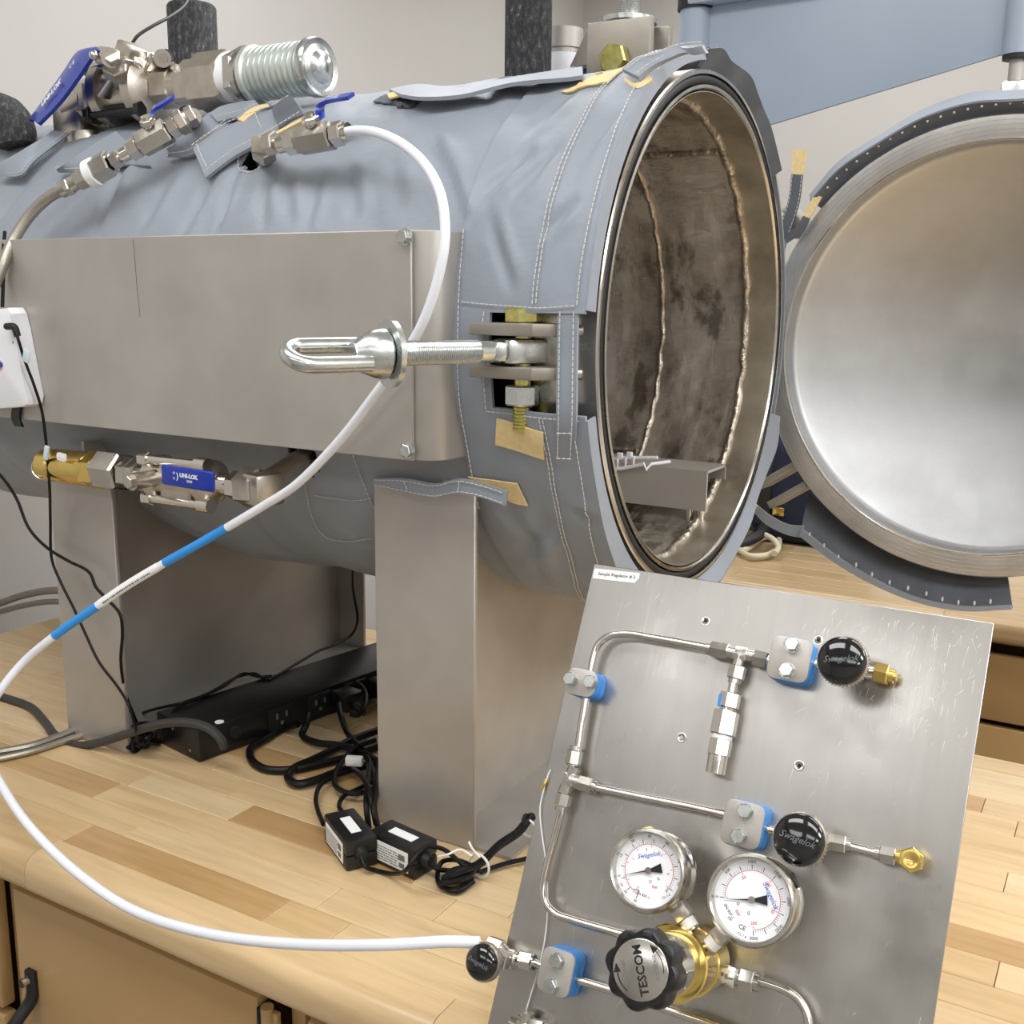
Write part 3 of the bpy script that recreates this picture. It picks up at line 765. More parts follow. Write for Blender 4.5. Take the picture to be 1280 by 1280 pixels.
# folded tab over the collar by the top lug
sA = [(-0.466, 0.9992, 1.7101), (-0.4521, 1.0048, 1.72), (-0.4334, 1.0032, 1.7237), (-0.4152, 1.0137, 1.7303), (-0.3911, 1.0131, 1.7299)]; sB = [(-0.4428, 0.9855, 1.6986), (-0.4348, 0.9946, 1.708), (-0.421, 1.0053, 1.7179), (-0.4064, 1.0166, 1.725), (-0.3862, 1.0137, 1.7232)]
fl = flap(sA, sB, 'collar_tab', th=0.005, seams=((sA, sB, 0.2), (sB, sA, 0.2)))
flap([(-0.4648, 0.9969, 1.706), (-0.4455, 0.9845, 1.6966), (-0.4374, 0.9952, 1.7048)], [(-0.463, 0.9934, 1.7009), (-0.4424, 0.9816, 1.6916), (-0.4329, 0.9927, 1.7004)], 'hook_patch', 'felt', parent=fl, th=0.003)
# flared far side of the collar, its dark inner face in view
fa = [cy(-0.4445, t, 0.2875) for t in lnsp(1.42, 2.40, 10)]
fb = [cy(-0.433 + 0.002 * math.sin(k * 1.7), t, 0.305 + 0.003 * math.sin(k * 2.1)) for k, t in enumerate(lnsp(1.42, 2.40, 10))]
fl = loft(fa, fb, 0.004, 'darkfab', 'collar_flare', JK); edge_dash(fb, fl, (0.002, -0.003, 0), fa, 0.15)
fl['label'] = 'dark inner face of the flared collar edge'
for t0, t1 in ((0.105, 1.42), (-1.35, -0.222)):
    bm_a = [surf(-0.4386, t, 0.004) for t in lnsp(t0, t1, 24)]; bm_b = [cy(-0.4375, t, 0.2925) for t in lnsp(t0, t1, 24)]
    loft(bm_a, bm_b, 0.0025, 'jacket', 'collar_hem', JK, per=2, nv=3)
fa = [cy(-0.442, t, 0.290) for t in lnsp(-2.75, -1.35, 11)]
fb = [cy(-0.4315 + 0.003 * math.sin(k * 1.9), t, 0.3045 + 0.004 * math.sin(k * 1.3)) for k, t in enumerate(lnsp(-2.75, -1.35, 11))]
fl = loft(fa, fb, 0.004, 'jacket', 'collar_flare', JK); edge_dash(fb, fl, (0.003, -0.002, 0), fa, 0.3)

# ============================================================ swing bolts
a_ = Vector((-0.470, -0.883, 0)).normalized()
def eye_bolt(label, piv, ax, up, d_wash, full):
    ax = Vector(ax).normalized(); up = Vector(up); sd = up.cross(ax).normalized(); P = Vector(piv)
    t = thing('swing_eye_bolt', label, 'eye bolt', P, 'swing bolts of the vessel door')
    rot = Matrix((ax, sd, up)).transposed()
    b = MB(); b.box(P + ax * 0.002, (0.046, 0.032, 0.0235), rot, bev=0.004); b.box(P + ax * 0.022, (0.03, 0.024, 0.0205), rot, bev=0.006)
    b.build('eye_block', 'zinc', t)
    b = MB(); b.cyl(P + ax * 0.030, P + ax * (0.150 if full else 0.2), 0.0102, n=24)
    b.build('shank', 'zinc', t)
    b = MB()
    for k in range(44):
        b.torus(P + ax * (0.050 + k * 0.0021), ax, 0.0101, 0.00105, 24, 5)
    o = b.build('thread', 'zinc', t); o['kind'] = 'stuff'
    b = MB(); b.pipe(P + ax * (d_wash - 0.0025), ax, 0.005, 0.0300, 0.0115, 56)
    b.build('washer', 'zinc', t)
    if full:
        b = MB(); b.lathe(P + ax * (d_wash + 0.003), ax, [(0, 0.0195), (0.003, 0.0225), (0.012, 0.0215), (0.024, 0.0165), (0.031, 0.010), (0.033, 0.0105)], 32)
        b.build('dome_nut', 'zinc', t)
        b = MB(); c0 = P + ax * (d_wash + 0.0245)
        w2 = 0.0165; L2 = 0.068; sd2 = (sd * 0.90 + up * (0.436 if (P - cam.location).dot(sd) > 0 and sd.dot(F_) > 0 or sd.dot(F_) > 0 else -0.436)).normalized()
        loop = [c0 + sd2 * w2]
        for k in range(0, 13):
            an = math.pi / 2 - math.pi * k / 12
            loop.append(c0 + ax * (L2 - w2 + w2 * math.cos(an)) + sd2 * (w2 * math.sin(an)))
        loop.append(c0 - sd2 * w2)
        b.tube(loop, 0.0072, 14, per=4)
        b.build('handle_loop', 'zinc', t)
    return t
eye_bolt('zinc swing eye bolt with a looped handle, sticking out level from the near lug', (-0.5105, 0.888, 1.4476), a_, (0, 0, 1), 0.138, True)
eye_bolt('upright zinc swing bolt with a loose washer on the top lug', (-0.5265, 1.135, 1.748), (0.04, 0.02, 1), (0, 1, 0.0), 0.0425, False)

# ============================================================ davit and door
D = thing('davit_arm', 'blue-grey painted davit arm and post holding up the round door', 'davit arm', (-0.632, 1.6, 1.0))
b = MB(); b.cyl((-0.632, 1.6, 1.0), (-0.632, 1.6, 1.915), 0.0235, n=36); b.build('post', 'bluegrey', D)
b = MB(); b.cyl((-0.632, 1.6, 1.913), (-0.632, 1.6, 1.945), 0.0275, n=36); b.build('post_collar', 'rubber', D); MB().box((-0.632, 1.535, 1.08), (0.05, 0.16, 0.06), bev=0.004).build('post_bracket', 'bluegrey', D)
g0 = Vector((-0.609, 1.598, 0)); g1 = Vector((-0.199, 1.566, 0)); gd = (g1 - g0); gl = gd.length; gd.normalize(); gn = Vector((0, 0, 1)).cross(gd)
m = Matrix(((gd.x, 0, gn.x, g0.x - gn.x * 0.003), (gd.y, 0, gn.y, g0.y - gn.y * 0.003), (0, 1, 0, 0), (0, 0, 0, 1)))
b = MB(); b.prism([(0, 1.722), (gl, 1.8055), (gl, 1.915), (0, 1.915)], m, 0.006, bev=0.001); b.build('gusset_plate', 'bluegrey', D)
rot = Matrix((gd, gn, Vector((0, 0, 1)))).transposed()
MB().box((g0 + g1) / 2 + Vector((0, 0, 1.9215)), (gl + 0.05, 0.056, 0.012), rot, bev=0.003).build('top_bar', 'bluegrey', D)
b = MB(); b.cyl((-0.1855, 1.5645, 1.803), (-0.1855, 1.5645, 1.95), 0.0175, n=30); b.build('hanger_socket', 'bluegrey', D)
b = MB(); b.cyl((-0.1855, 1.5645, 1.797), (-0.1855, 1.5645, 1.803), 0.0172, n=30); b.build('socket_bush', 'rubber', D)

DC = Vector((-0.186, 1.487, 1.432)); DN = Vector((-0.1098, -0.994, 0)).normalized()
DR = thing('vessel_door', 'round dished stainless steel vessel door swung open, facing the viewer', 'vessel door', DC)
BK = -DN
b = MB().lathe(DC, BK, [(0.001, 0.2585), (0.0, 0.261), (0.0, 0.288), (0.0015, 0.2895), (0.03, 0.2895), (0.032, 0.285), (0.032, 0.2585)], 160, cap0=False, cap1=False)
ring = b.build('door_ring', 'ring', DR, angle=25)
MB().torus(DC + DN * 0.0004, BK, 0.2605, 0.0016, 160, 8).build('ring_lip', 'shiny', ring)
b = MB()
for r in (0.266, 0.2715, 0.277, 0.2825): b.torus(DC + BK * 0.0002, BK, r, 0.0003, 160, 5)
b.build('ring_groove', 'steel', ring)
prof = [(0.003, 0.2588), (0.020, 0.2584), (0.025, 0.257), (0.028, 0.253)]
for k in range(1, 20):
    r = 0.253 * (1 - k / 20.0); prof.append((0.028 + 0.075 * (1 - (r / 0.253) ** 2), r))
MB().lathe(DC, BK, prof, 160, cap0=False).build('door_dish', 'door', DR, angle=60)
prof = [(0.033, 0.289), (0.06, 0.285), (0.115, 0.24), (0.145, 0.12), (0.15, 0.01)]
MB().lathe(DC, BK, prof, 64, cap0=False).build('door_back', 'darkfab', DR)
hx, hy = -0.1855, 1.5645
b = MB(); b.cyl((hx, hy, 1.742), (hx, hy, 1.80), 0.0085, n=20); b.build('hanger_rod', 'blast', DR)
b = MB(); b.box((hx + 0.002, hy - 0.01, 1.745), (0.03, 0.02, 0.05), bev=0.003); b.hexn((hx - 0.028, hy - 0.01, 1.737), (hx - 0.012, hy - 0.01, 1.737), 0.008); b.box((hx, hy - 0.005, 1.715), (0.02, 0.03, 0.03))
b.build('hanger_clevis', 'zinc', DR)
# clamp lugs at the door's lower left
for P_, Q_ in ([(-0.4781, 1.5495, 1.2239), (-0.42, 1.543, 1.2636)], [(-0.4576, 1.5472, 1.1985), (-0.4037, 1.5412, 1.236)]):
    P_, Q_ = Vector(P_), Vector(Q_); ax = (Q_ - P_).normalized(); up = ax.cross(BK).normalized()
    MB().box((P_ + Q_) / 2 + BK * 0.008, ((Q_ - P_).length, 0.011, 0.05), Matrix((ax, up, BK)).transposed(), bev=0.001).build('door_lug', 'blast', DR)
for P_, Q_ in ([(-0.4614, 1.5476, 1.621), (-0.4282, 1.5439, 1.595)], [(-0.4765, 1.5493, 1.6149), (-0.4414, 1.5454, 1.5833)]):
    P_, Q_ = Vector(P_), Vector(Q_); ax = (Q_ - P_).normalized(); up = ax.cross(BK).normalized()
    MB().box((P_ + Q_) / 2 + BK * 0.008, ((Q_ - P_).length, 0.009, 0.05), Matrix((ax, up, BK)).transposed(), bev=0.001).build('door_lug', 'blast', DR)

# fabric cover around the door back
DJ = thing('door_cover', 'dark grey fabric insulation cover hanging around the rim of the open door', 'insulation cover', DC + BK * 0.04)
def dpol(ang, r, f):
    x = Vector((0, 0, 1)).cross(DN).normalized()  # to the viewer's right
    return DC + x * (r * math.cos(ang)) + Vector((0, 0, 1)) * (r * math.sin(ang)) + DN * f
angs = [math.radians(a) for a in (140, 130, 119, 108, 97, 88, 79, 70)]
fa = [dpol(a, 0.2925, -0.012) for a in angs]; fb = [dpol(a, 0.307 + 0.002 * math.sin(i * 2.2), 0.004) for i, a in enumerate(angs)]
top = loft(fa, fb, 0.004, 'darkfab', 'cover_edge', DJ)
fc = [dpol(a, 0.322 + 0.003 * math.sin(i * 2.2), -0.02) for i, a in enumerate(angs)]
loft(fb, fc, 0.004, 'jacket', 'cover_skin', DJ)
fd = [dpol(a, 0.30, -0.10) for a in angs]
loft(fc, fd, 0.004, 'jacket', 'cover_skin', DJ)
b = MB()
for k in range(22):
    an = math.radians(138 - k * 3.1); b.sphere(dpol(an, 0.3005, 0.0035), 0.0016, u=8, v=6)
o = b.build('rivet_stitch', 'thread', DJ); o['kind'] = 'stuff'
loft([(-0.4075, 1.5316, 1.631), (-0.3907, 1.5297, 1.645), (-0.3892, 1.5296, 1.6553)], [(-0.4146, 1.5424, 1.6289), (-0.3999, 1.5408, 1.6442), (-0.3964, 1.5404, 1.6587)], 0.002, 'felt', 'hook_patch', DJ)
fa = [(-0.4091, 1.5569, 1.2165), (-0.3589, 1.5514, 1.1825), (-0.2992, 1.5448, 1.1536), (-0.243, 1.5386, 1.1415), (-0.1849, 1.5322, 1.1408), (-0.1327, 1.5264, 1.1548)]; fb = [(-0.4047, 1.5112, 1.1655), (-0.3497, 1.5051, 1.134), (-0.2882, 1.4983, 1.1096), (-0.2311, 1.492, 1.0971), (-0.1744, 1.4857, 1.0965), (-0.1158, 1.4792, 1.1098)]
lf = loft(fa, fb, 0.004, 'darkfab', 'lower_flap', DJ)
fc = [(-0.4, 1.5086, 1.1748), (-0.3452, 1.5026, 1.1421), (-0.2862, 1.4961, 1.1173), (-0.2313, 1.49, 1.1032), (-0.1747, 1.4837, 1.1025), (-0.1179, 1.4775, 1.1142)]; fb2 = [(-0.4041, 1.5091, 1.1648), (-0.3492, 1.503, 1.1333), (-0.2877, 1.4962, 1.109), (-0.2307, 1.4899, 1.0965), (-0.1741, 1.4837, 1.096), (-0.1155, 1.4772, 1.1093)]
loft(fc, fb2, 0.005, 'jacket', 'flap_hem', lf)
b = MB()
for p in [(-0.389, 1.5034, 1.1689), (-0.367, 1.501, 1.1558), (-0.3454, 1.4986, 1.1429), (-0.3199, 1.4958, 1.1354), (-0.2969, 1.4932, 1.1255), (-0.2723, 1.4905, 1.1183), (-0.2474, 1.4877, 1.1147), (-0.2229, 1.485, 1.1113), (-0.2019, 1.4827, 1.1073), (-0.1815, 1.4805, 1.1066), (-0.1617, 1.4783, 1.1092), (-0.1426, 1.4762, 1.1149)]: b.sphere(p, 0.0022, (0.7, 0.7, 1.6), 8, 6)
o = b.build('rivet_stitch', 'thread', lf); o['kind'] = 'stuff'
sA = [(-0.3985, 1.5105, 1.1793), (-0.4236, 1.5132, 1.1782), (-0.4523, 1.5164, 1.1886), (-0.4704, 1.5184, 1.1994)]; sB = [(-0.4008, 1.5107, 1.1613), (-0.4238, 1.5133, 1.1627), (-0.4564, 1.5169, 1.1737), (-0.476, 1.519, 1.189)]
loft(sA, sB, 0.003, 'jacket', 'lower_strap', DJ)
loft([(-0.4697, 1.5163, 1.1998), (-0.4749, 1.5169, 1.2027), (-0.48, 1.5175, 1.2045)], [(-0.4754, 1.517, 1.1895), (-0.4793, 1.5174, 1.1914), (-0.4844, 1.518, 1.1931)], 0.003, 'felt', 'hook_patch', DJ)
S1 = thing('fabric_strap', 'dark strap with a tan felt tip standing up between vessel and door', 'strap', (-0.4619, 1.52, 1.5781), 'straps between vessel and door')
sA = [(-0.4506, 1.52, 1.6654), (-0.4529, 1.52, 1.6316), (-0.4621, 1.52, 1.5997), (-0.4689, 1.52, 1.5803)]; sB = [(-0.435, 1.52, 1.6637), (-0.4372, 1.52, 1.629), (-0.4451, 1.52, 1.5972), (-0.4528, 1.52, 1.5758)]
st = loft(sA, sB, 0.003, 'darkfab', 'strap', S1); edge_dash(sA, st, (0, -0.003, 0), sB, 0.08); edge_dash(sB, st, (0, -0.003, 0), sA, 0.08)
loft([(-0.4515, 1.52, 1.697), (-0.4506, 1.52, 1.6654)], [(-0.4306, 1.52, 1.6969), (-0.434, 1.52, 1.6647)], 0.0035, 'felt', 'hook_patch', S1)
loft([(-0.4678, 1.52, 1.5803), (-0.4668, 1.52, 1.5454)], [(-0.4516, 1.52, 1.5758), (-0.4565, 1.52, 1.5454)], 0.004, 'jacket', 'strap_root', S1)
S2 = thing('fabric_strap', 'shorter curled dark strap with tan tip leaning against the door ring', 'strap', (-0.4447, 1.5, 1.5769), 'straps between vessel and door')
sA = [(-0.4247, 1.5, 1.6082), (-0.4316, 1.5, 1.5968), (-0.4421, 1.5, 1.5885), (-0.4483, 1.5, 1.5812)]; sB = [(-0.4158, 1.5, 1.6048), (-0.4224, 1.5, 1.5892), (-0.4328, 1.5, 1.5809), (-0.4456, 1.5, 1.5726)]
loft(sA, sB, 0.004, 'darkfab', 'strap', S2)
loft([(-0.4133, 1.5, 1.6319), (-0.4247, 1.5, 1.6082)], [(-0.4015, 1.5, 1.6325), (-0.4158, 1.5, 1.6048)], 0.004, 'felt', 'hook_patch', S2)

# ============================================================ insulated pipes on top
def foam_pipe(label, x, y, z0, z1, r, cap=False):
    t = thing('foam_insulated_pipe', label, 'pipe', (x, y, z0), 'foam sleeved riser pipes')
    b = MB(); b.lathe((x, y, z0), (0.0, 0, 1), [(0, r * 0.9), (0.004, r), (z1 - z0 - 0.004, r), (z1 - z0, r * 0.92)], 36)
    b.build('foam_sleeve', 'foam', t)
    MB().cyl((x, y, z0 - 0.06), (x, y, z1 + 0.35), 0.0085, n=20).build('inner_pipe', 'rubber', t)
    return t
foam_pipe('black foam sleeved riser pipe right of the top fold, running out of frame', -0.7165, 1.25, 1.735, 2.1, 0.0295)
foam_pipe('short black foam sleeved riser pipe behind the ribbed silencer', -1.303, 1.25, 1.735, 1.922, 0.0365)
fb_ = thing('foam_lump', 'dark foam pipe-insulation bend at the upper left edge', 'pipe insulation', (-1.405, 1.0, 1.72))
MB().tube([(-1.5366, 1, 1.739), (-1.4522, 1, 1.7387), (-1.4118, 1, 1.7306), (-1.3963, 1, 1.7137), (-1.3916, 1, 1.6954)], lambda t: 0.034 * (1 - 0.25 * t * t), 16).build('foam_sleeve', 'foam', fb_)
MB().tube([(-1.4078, 1.03, 1.7182), (-1.4243, 1.05, 1.7075), (-1.4201, 1.03, 1.6917), (-1.416, 1, 1.672)], 0.008, 10).build('stub_pipe', 'castb', fb_)
# round flange pipe and slanted plate behind the top lug
sv = thing('flanged_standpipe', 'grey capped standpipe behind the top lug and slanted plate', 'pipe', (-0.7257, 1.36, 1.7929))
q = (-0.7257, 1.36, 1.7929); b = MB(); b.cyl((q[0], q[1], 1.68), (q[0], q[1], q[2] + 0.03), 0.024, n=28); b.build('pipe', 'white', sv)
b = MB(); b.cyl((q[0], q[1], q[2] + 0.03), (q[0], q[1], q[2] + 0.055), 0.027, n=32); b.cyl((q[0], q[1], q[2] + 0.024), (q[0], q[1], q[2] + 0.03), 0.0245, n=28); b.build('cap', 'blast', sv)
P4 = [(-0.6914, 1.3, 1.7817), (-0.6603, 1.3, 1.8268), (-0.6503, 1.3, 1.8315), (-0.6302, 1.3, 1.8293), (-0.6534, 1.3, 1.7803)]
b = MB(); m = Matrix(((1, 0, 0, 0), (0, 0, 1, 1.30), (0, 1, 0, 0), (0, 0, 0, 1)))
b.prism([(P4[0][0] - 0.03, P4[0][2] - 0.06), (P4[1][0], P4[1][2]), (P4[2][0], P4[2][2]), (P4[3][0], P4[3][2]), (P4[4][0], P4[4][2] - 0.06)], m, 0.008)
b.build('slanted_bracket', 'lug', V)

# ============================================================ helpers for fittings
def Lp(p, q, t): p = Vector(p); q = Vector(q); return p + (q - p) * t
def part(parent, name, m, *ops, **kw):
    b = MB()
    for op in ops:
        k = op[0]
        getattr(b, {'hex': 'hexn', 'cyl': 'cyl', 'tube': 'tube', 'box': 'box', 'sph': 'sphere', 'tor': 'torus', 'lathe': 'lathe', 'pipe': 'pipe'}[k])(*op[1:-1], **op[-1]) if isinstance(op[-1], dict) else getattr(b, {'hex': 'hexn', 'cyl': 'cyl', 'tube': 'tube', 'box': 'box', 'sph': 'sphere', 'tor': 'torus', 'lathe': 'lathe', 'pipe': 'pipe'}[k])(*op[1:])
    return b.build(name, m, parent, **kw)
def basis(ax, up):
    ax = Vector(ax).normalized(); up = Vector(up); up = (up - ax * up.dot(ax)).normalized()
    return Matrix((ax, up.cross(ax), up)).transposed()

# ---- large three-piece ball valve with the ribbed silencer, on top
T1 = thing('ball_valve_train', 'large steel ball valve with long blue lever, piped to a ribbed zinc silencer', 'valve', (-1.38, 1.11, 1.70))
ax = Vector((1, 0, 0)); zz = 1.760
def xp(x, z=0.0, y=1.11): return Vector((x * 0.946, y - 0.06, zz + z))
part(T1, 'elbow_block', 'castb', ('box', (-1.318, 1.05, 1.728), (0.056, 0.055, 0.066), None, 0.006), ('cyl', (-1.292, 1.045, 1.62), (-1.306, 1.045, 1.71), 0.028), ('hex', (-1.297, 1.045, 1.672), (-1.302, 1.045, 1.698), 0.032), ('cyl', xp(-1.40, -0.012), xp(-1.36, -0.008), 0.03))
part(T1, 'union_nut', 'castb', ('hex', xp(-1.372, -0.006), xp(-1.345, -0.004), 0.033), ('cyl', xp(-1.345, -0.004), xp(-1.33), 0.024))
part(T1, 'end_cap', 'castb', ('lathe', xp(-1.335), ax, [(0, 0.026), (0.012, 0.045), (0.028, 0.045), (0.030, 0.034)], 28))
part(T1, 'valve_body', 'castb', ('cyl', xp(-1.308), xp(-1.252), 0.035), ('box', xp(-1.28, 0.012), (0.048, 0.052, 0.05), None, 0.005))
part(T1, 'end_cap', 'castb', ('lathe', xp(-1.254), ax, [(0, 0.034), (0.002, 0.045), (0.018, 0.045), (0.030, 0.026)], 28))
for k in range(4):
    an = math.pi / 4 + k * math.pi / 2; dy, dz = 0.041 * math.cos(an), 0.041 * math.sin(an)
    part(T1, 'body_bolt', 'black' if k == 2 else 'shiny', ('cyl', xp(-1.333, dz, 1.11 + dy), xp(-1.232, dz, 1.11 + dy), 0.0065), ('hex', xp(-1.341, dz, 1.11 + dy), xp(-1.33, dz, 1.11 + dy), 0.010), ('hex', xp(-1.237, dz, 1.11 + dy), xp(-1.228, dz, 1.11 + dy), 0.010))
st0 = Vector((-1.2058, 1.03, 1.759)); st1 = Vector((-1.1703, 0.985, 1.7872))
part(T1, 'stem', 'castb', ('cyl', st0, st1, 0.011), ('hex', Lp(st0, st1, 0.5), Lp(st0, st1, 0.8), 0.017), ('hex', Lp(st0, st1, 0.9), Lp(st0, st1, 1.1), 0.012),
     ('box', Lp(st0, st1, 0.35), (0.07, 0.03, 0.008), basis((0.8, 0, 0.6), (0, 0, 1)), 0.002), ('cyl', (-1.2061, 1, 1.7952), (-1.1673, 0.98, 1.7861), 0.012), ('box', (-1.1823, 1.02, 1.7869), (0.03, 0.03, 0.05), basis((0.9, 0, -0.5), (0, 0, 1)), 0.004))
part(T1, 'travel_stop', 'shiny', ('box', (-1.1609, 1.04, 1.7786), (0.05, 0.012, 0.03), basis((0.7, 0, 0.7), (0, -1, 0)), 0.004), ('cyl', (-1.1469, 1.05, 1.7968), (-1.1185, 1.02, 1.7877), 0.011), ('cyl', (-1.1185, 1.02, 1.7877), (-1.1097, 1.012, 1.7855), 0.006))
lA = [(-1.2143, 0.995, 1.8048), (-1.2472, 0.995, 1.8041), (-1.2783, 0.995, 1.7822), (-1.3139, 0.995, 1.757), (-1.3581, 0.995, 1.7263)]; lB = [(-1.1813, 0.975, 1.795), (-1.1938, 0.975, 1.7905), (-1.2253, 0.975, 1.7674), (-1.2646, 0.975, 1.7402), (-1.3115, 0.975, 1.7154)]
lv = loft(lA, lB, 0.005, 'blue', 'lever', T1, nv=6, bulge=0.003)
lo_c = [Lp(a, c, 0.5) for a, c in zip(lA, lB)]
dx = (lo_c[2] - lo_c[4]).normalized(); dw = (Vector(lA[3]) - Vector(lB[3])); dw = (dw - dx * dw.dot(dx)).normalized(); dn = dx.cross(dw)
if dn.dot(Vector((0.5, -1, 0.5))) < 0: dn = -dn; 
def tmat(c, x, n):
    x = Vector(x).normalized(); n = Vector(n); n = (n - x * n.dot(x)).normalized(); y = n.cross(x)
    return Matrix(((x.x, y.x, n.x, c[0]), (x.y, y.y, n.y, c[1]), (x.z, y.z, n.z, c[2]), (0, 0, 0, 1)))
b = MB(); b.text('UNI-LOK', 0.0125, tmat(Lp(lo_c[3], lo_c[2], 0.1) + dn * 0.0052, dx, dn), 0.0003, bold=0.0004); b.text('C E', 0.009, tmat(Lp(lo_c[2], lo_c[1], 0.35) + dn * 0.0052, dx, dn), 0.0003)
b.build('lever_print', 'white_ink', lv)
part(T1, 'lever_screw', 'shiny', ('sph', (-1.1862, 0.97, 1.7888), 0.006))
part(T1, 'hex_nipple', 'castb', ('hex', xp(-1.222), xp(-1.186), 0.027), ('cyl', xp(-1.236), xp(-1.218), 0.018), ('cyl', xp(-1.19), xp(-1.168), 0.024), ('hex', xp(-1.174), xp(-1.142), 0.030, {'ph': 0.2}))
part(T1, 'thread_tape', 'ptfe', ('cyl', xp(-1.09, 0.002), xp(-1.074, 0.002), 0.0305))
part(T1, 'hex_coupling', 'castb', ('hex', xp(-1.148), xp(-1.088), 0.036, {'ph': 0.2}))
part(T1, 'silencer_nut', 'steel', ('hex', xp(-1.076, 0.002), xp(-1.058, 0.002), 0.036), ('cyl', xp(-1.06), xp(-1.052), 0.034))
sil = MB(); sx0 = -1.052
prof = [(0, 0.031), (0.004, 0.0345)]
sil.lathe(xp(sx0, 0.002), ax, [(0, 0.030), (0.003, 0.0335), (0.010, 0.034), (0.013, 0.029), (0.0965, 0.029)], 48)
silo = sil.build('silencer', 'silencer', T1)
part(silo, 'silencer_cap', 'zinc', ('lathe', xp(sx0, 0.002), ax, [(0.0965, 0.0325), (0.099, 0.034), (0.106, 0.034), (0.109, 0.0325), (0.1085, 0.029), (0.1075, 0.026), (0.110, 0.019), (0.115, 0.0165), (0.118, 0.011), (0.119, 0.004)], 48))
for k in range(9):
    part(silo, 'silencer_rib', 'silencer', ('lathe', xp(sx0 + 0.0145 + k * 0.0096, 0.002), ax, [(0, 0.0285), (0.0008, 0.0315), (0.0048, 0.0315), (0.0056, 0.0285)], 48))
# cable looping from the riser to the valve
o = MB().tube([(-1.2451, 1.08, 1.8257), (-1.2298, 1.08, 1.8375), (-1.2232, 1.1, 1.853), (-1.2284, 1.14, 1.8752), (-1.2589, 1.2, 1.9106), (-1.2989, 1.25, 1.962)], 0.0022, 8).build('sensor_cable', 'grey_cable')
tag(o, 'thin grey sensor cable arching from the big valve up to the foam riser', 'cable')

# ---- small valve with the braided hose
def small_valve(t, p0, p1, lever_pts, up, long=1.0):
    """needle-size ball valve between p0 and p1"""
    p0, p1 = Vector(p0), Vector(p1)
    part(t, 'valve_body', 'steel', ('hex', Lp(p0, p1, 0.14), Lp(p0, p1, 0.86), 0.0155, {'up': up}))
    part(t, 'end_fitting', 'shiny', ('hex', Lp(p0, p1, -0.12), Lp(p0, p1, 0.13), 0.013), ('cyl', Lp(p0, p1, -0.3), Lp(p0, p1, -0.1), 0.0088))
    part(t, 'end_fitting', 'shiny', ('hex', Lp(p0, p1, 0.87), Lp(p0, p1, 1.1), 0.013), ('cyl', Lp(p0, p1, 1.08), Lp(p0, p1, 1.2), 0.0095))
    c = Lp(p0, p1, 0.5); u = Vector(up).normalized()
    part(t, 'stem', 'shiny', ('cyl', c, c + u * 0.026, 0.006), ('hex', c + u * 0.015, c + u * 0.022, 0.0095))
    A = [Vector(p) for p in lever_pts]
    w = (p1 - p0).cross(u).normalized() * 0.0075
    b = MB(); b.ribbon(A, [w], 0.004, per=5); b.build('lever', 'blue', t)
T2 = thing('ball_valve', 'small steel ball valve with short blue lever, feeding a braided hose', 'valve', (-1.0412, 0.9334, 1.6742), 'small ball valves on top of the vessel')
small_valve(T2, (-1.0611, 0.9178, 1.6635), (-1.0168, 0.9403, 1.6888), [(-1.0654, 0.95, 1.6932), (-1.0699, 0.955, 1.7079), (-1.0686, 0.958, 1.7147), (-1.0621, 0.965, 1.7207), (-1.0532, 0.975, 1.7298)], (0.05, -0.5, 0.85))
part(T2, 'inlet_tee', 'castb', ('cyl', (-1.0168, 0.9403, 1.6888), (-0.9988, 0.9539, 1.702), 0.010), ('hex', (-1.0133, 0.942, 1.6906), (-1.0059, 0.9478, 1.6962), 0.0145), ('hex', (-1.004, 0.9498, 1.6982), (-0.9972, 0.9549, 1.7029), 0.0125), ('cyl', (-0.9978, 0.9515, 1.6998), (-1.1835, 1.1302, 1.7138), 0.010))
part(T2, 'reducer_tube', 'shiny', ('cyl', (-1.0611, 0.9178, 1.6635), (-1.0855, 0.9069, 1.6491), 0.0052))
part(T2, 'hose_union', 'steel', ('hex', (-1.0779, 0.9102, 1.6536), (-1.0876, 0.9063, 1.6482), 0.0105), ('hex', (-1.0891, 0.9063, 1.6483), (-1.1087, 0.8996, 1.6385), 0.0165), ('hex', (-1.117, 0.8967, 1.634), (-1.133, 0.8929, 1.6279), 0.0125), ('cyl', (-1.133, 0.8929, 1.6279), (-1.1569, 0.8866, 1.6171), 0.0095), ('hex', (-1.1417, 0.8902, 1.6233), (-1.1488, 0.8887, 1.6207), 0.0115))
part(T2, 'sealing_ring', 'ptfe', ('cyl', (-1.1072, 0.8996, 1.6384), (-1.1162, 0.8973, 1.6349), 0.0172))
hs = MB().tube([(-1.1544, 0.8871, 1.618), (-1.1749, 0.8828, 1.6099), (-1.198, 0.8736, 1.5911), (-1.2114, 0.8562, 1.5601), (-1.2101, 0.8374, 1.529), (-1.2164, 0.8212, 1.4908)], 0.0068, 12, per=10).build('braided_hose', 'hose_steel')
tag(hs, 'braided steel hose curving down from the small valve at the left edge', 'hose')

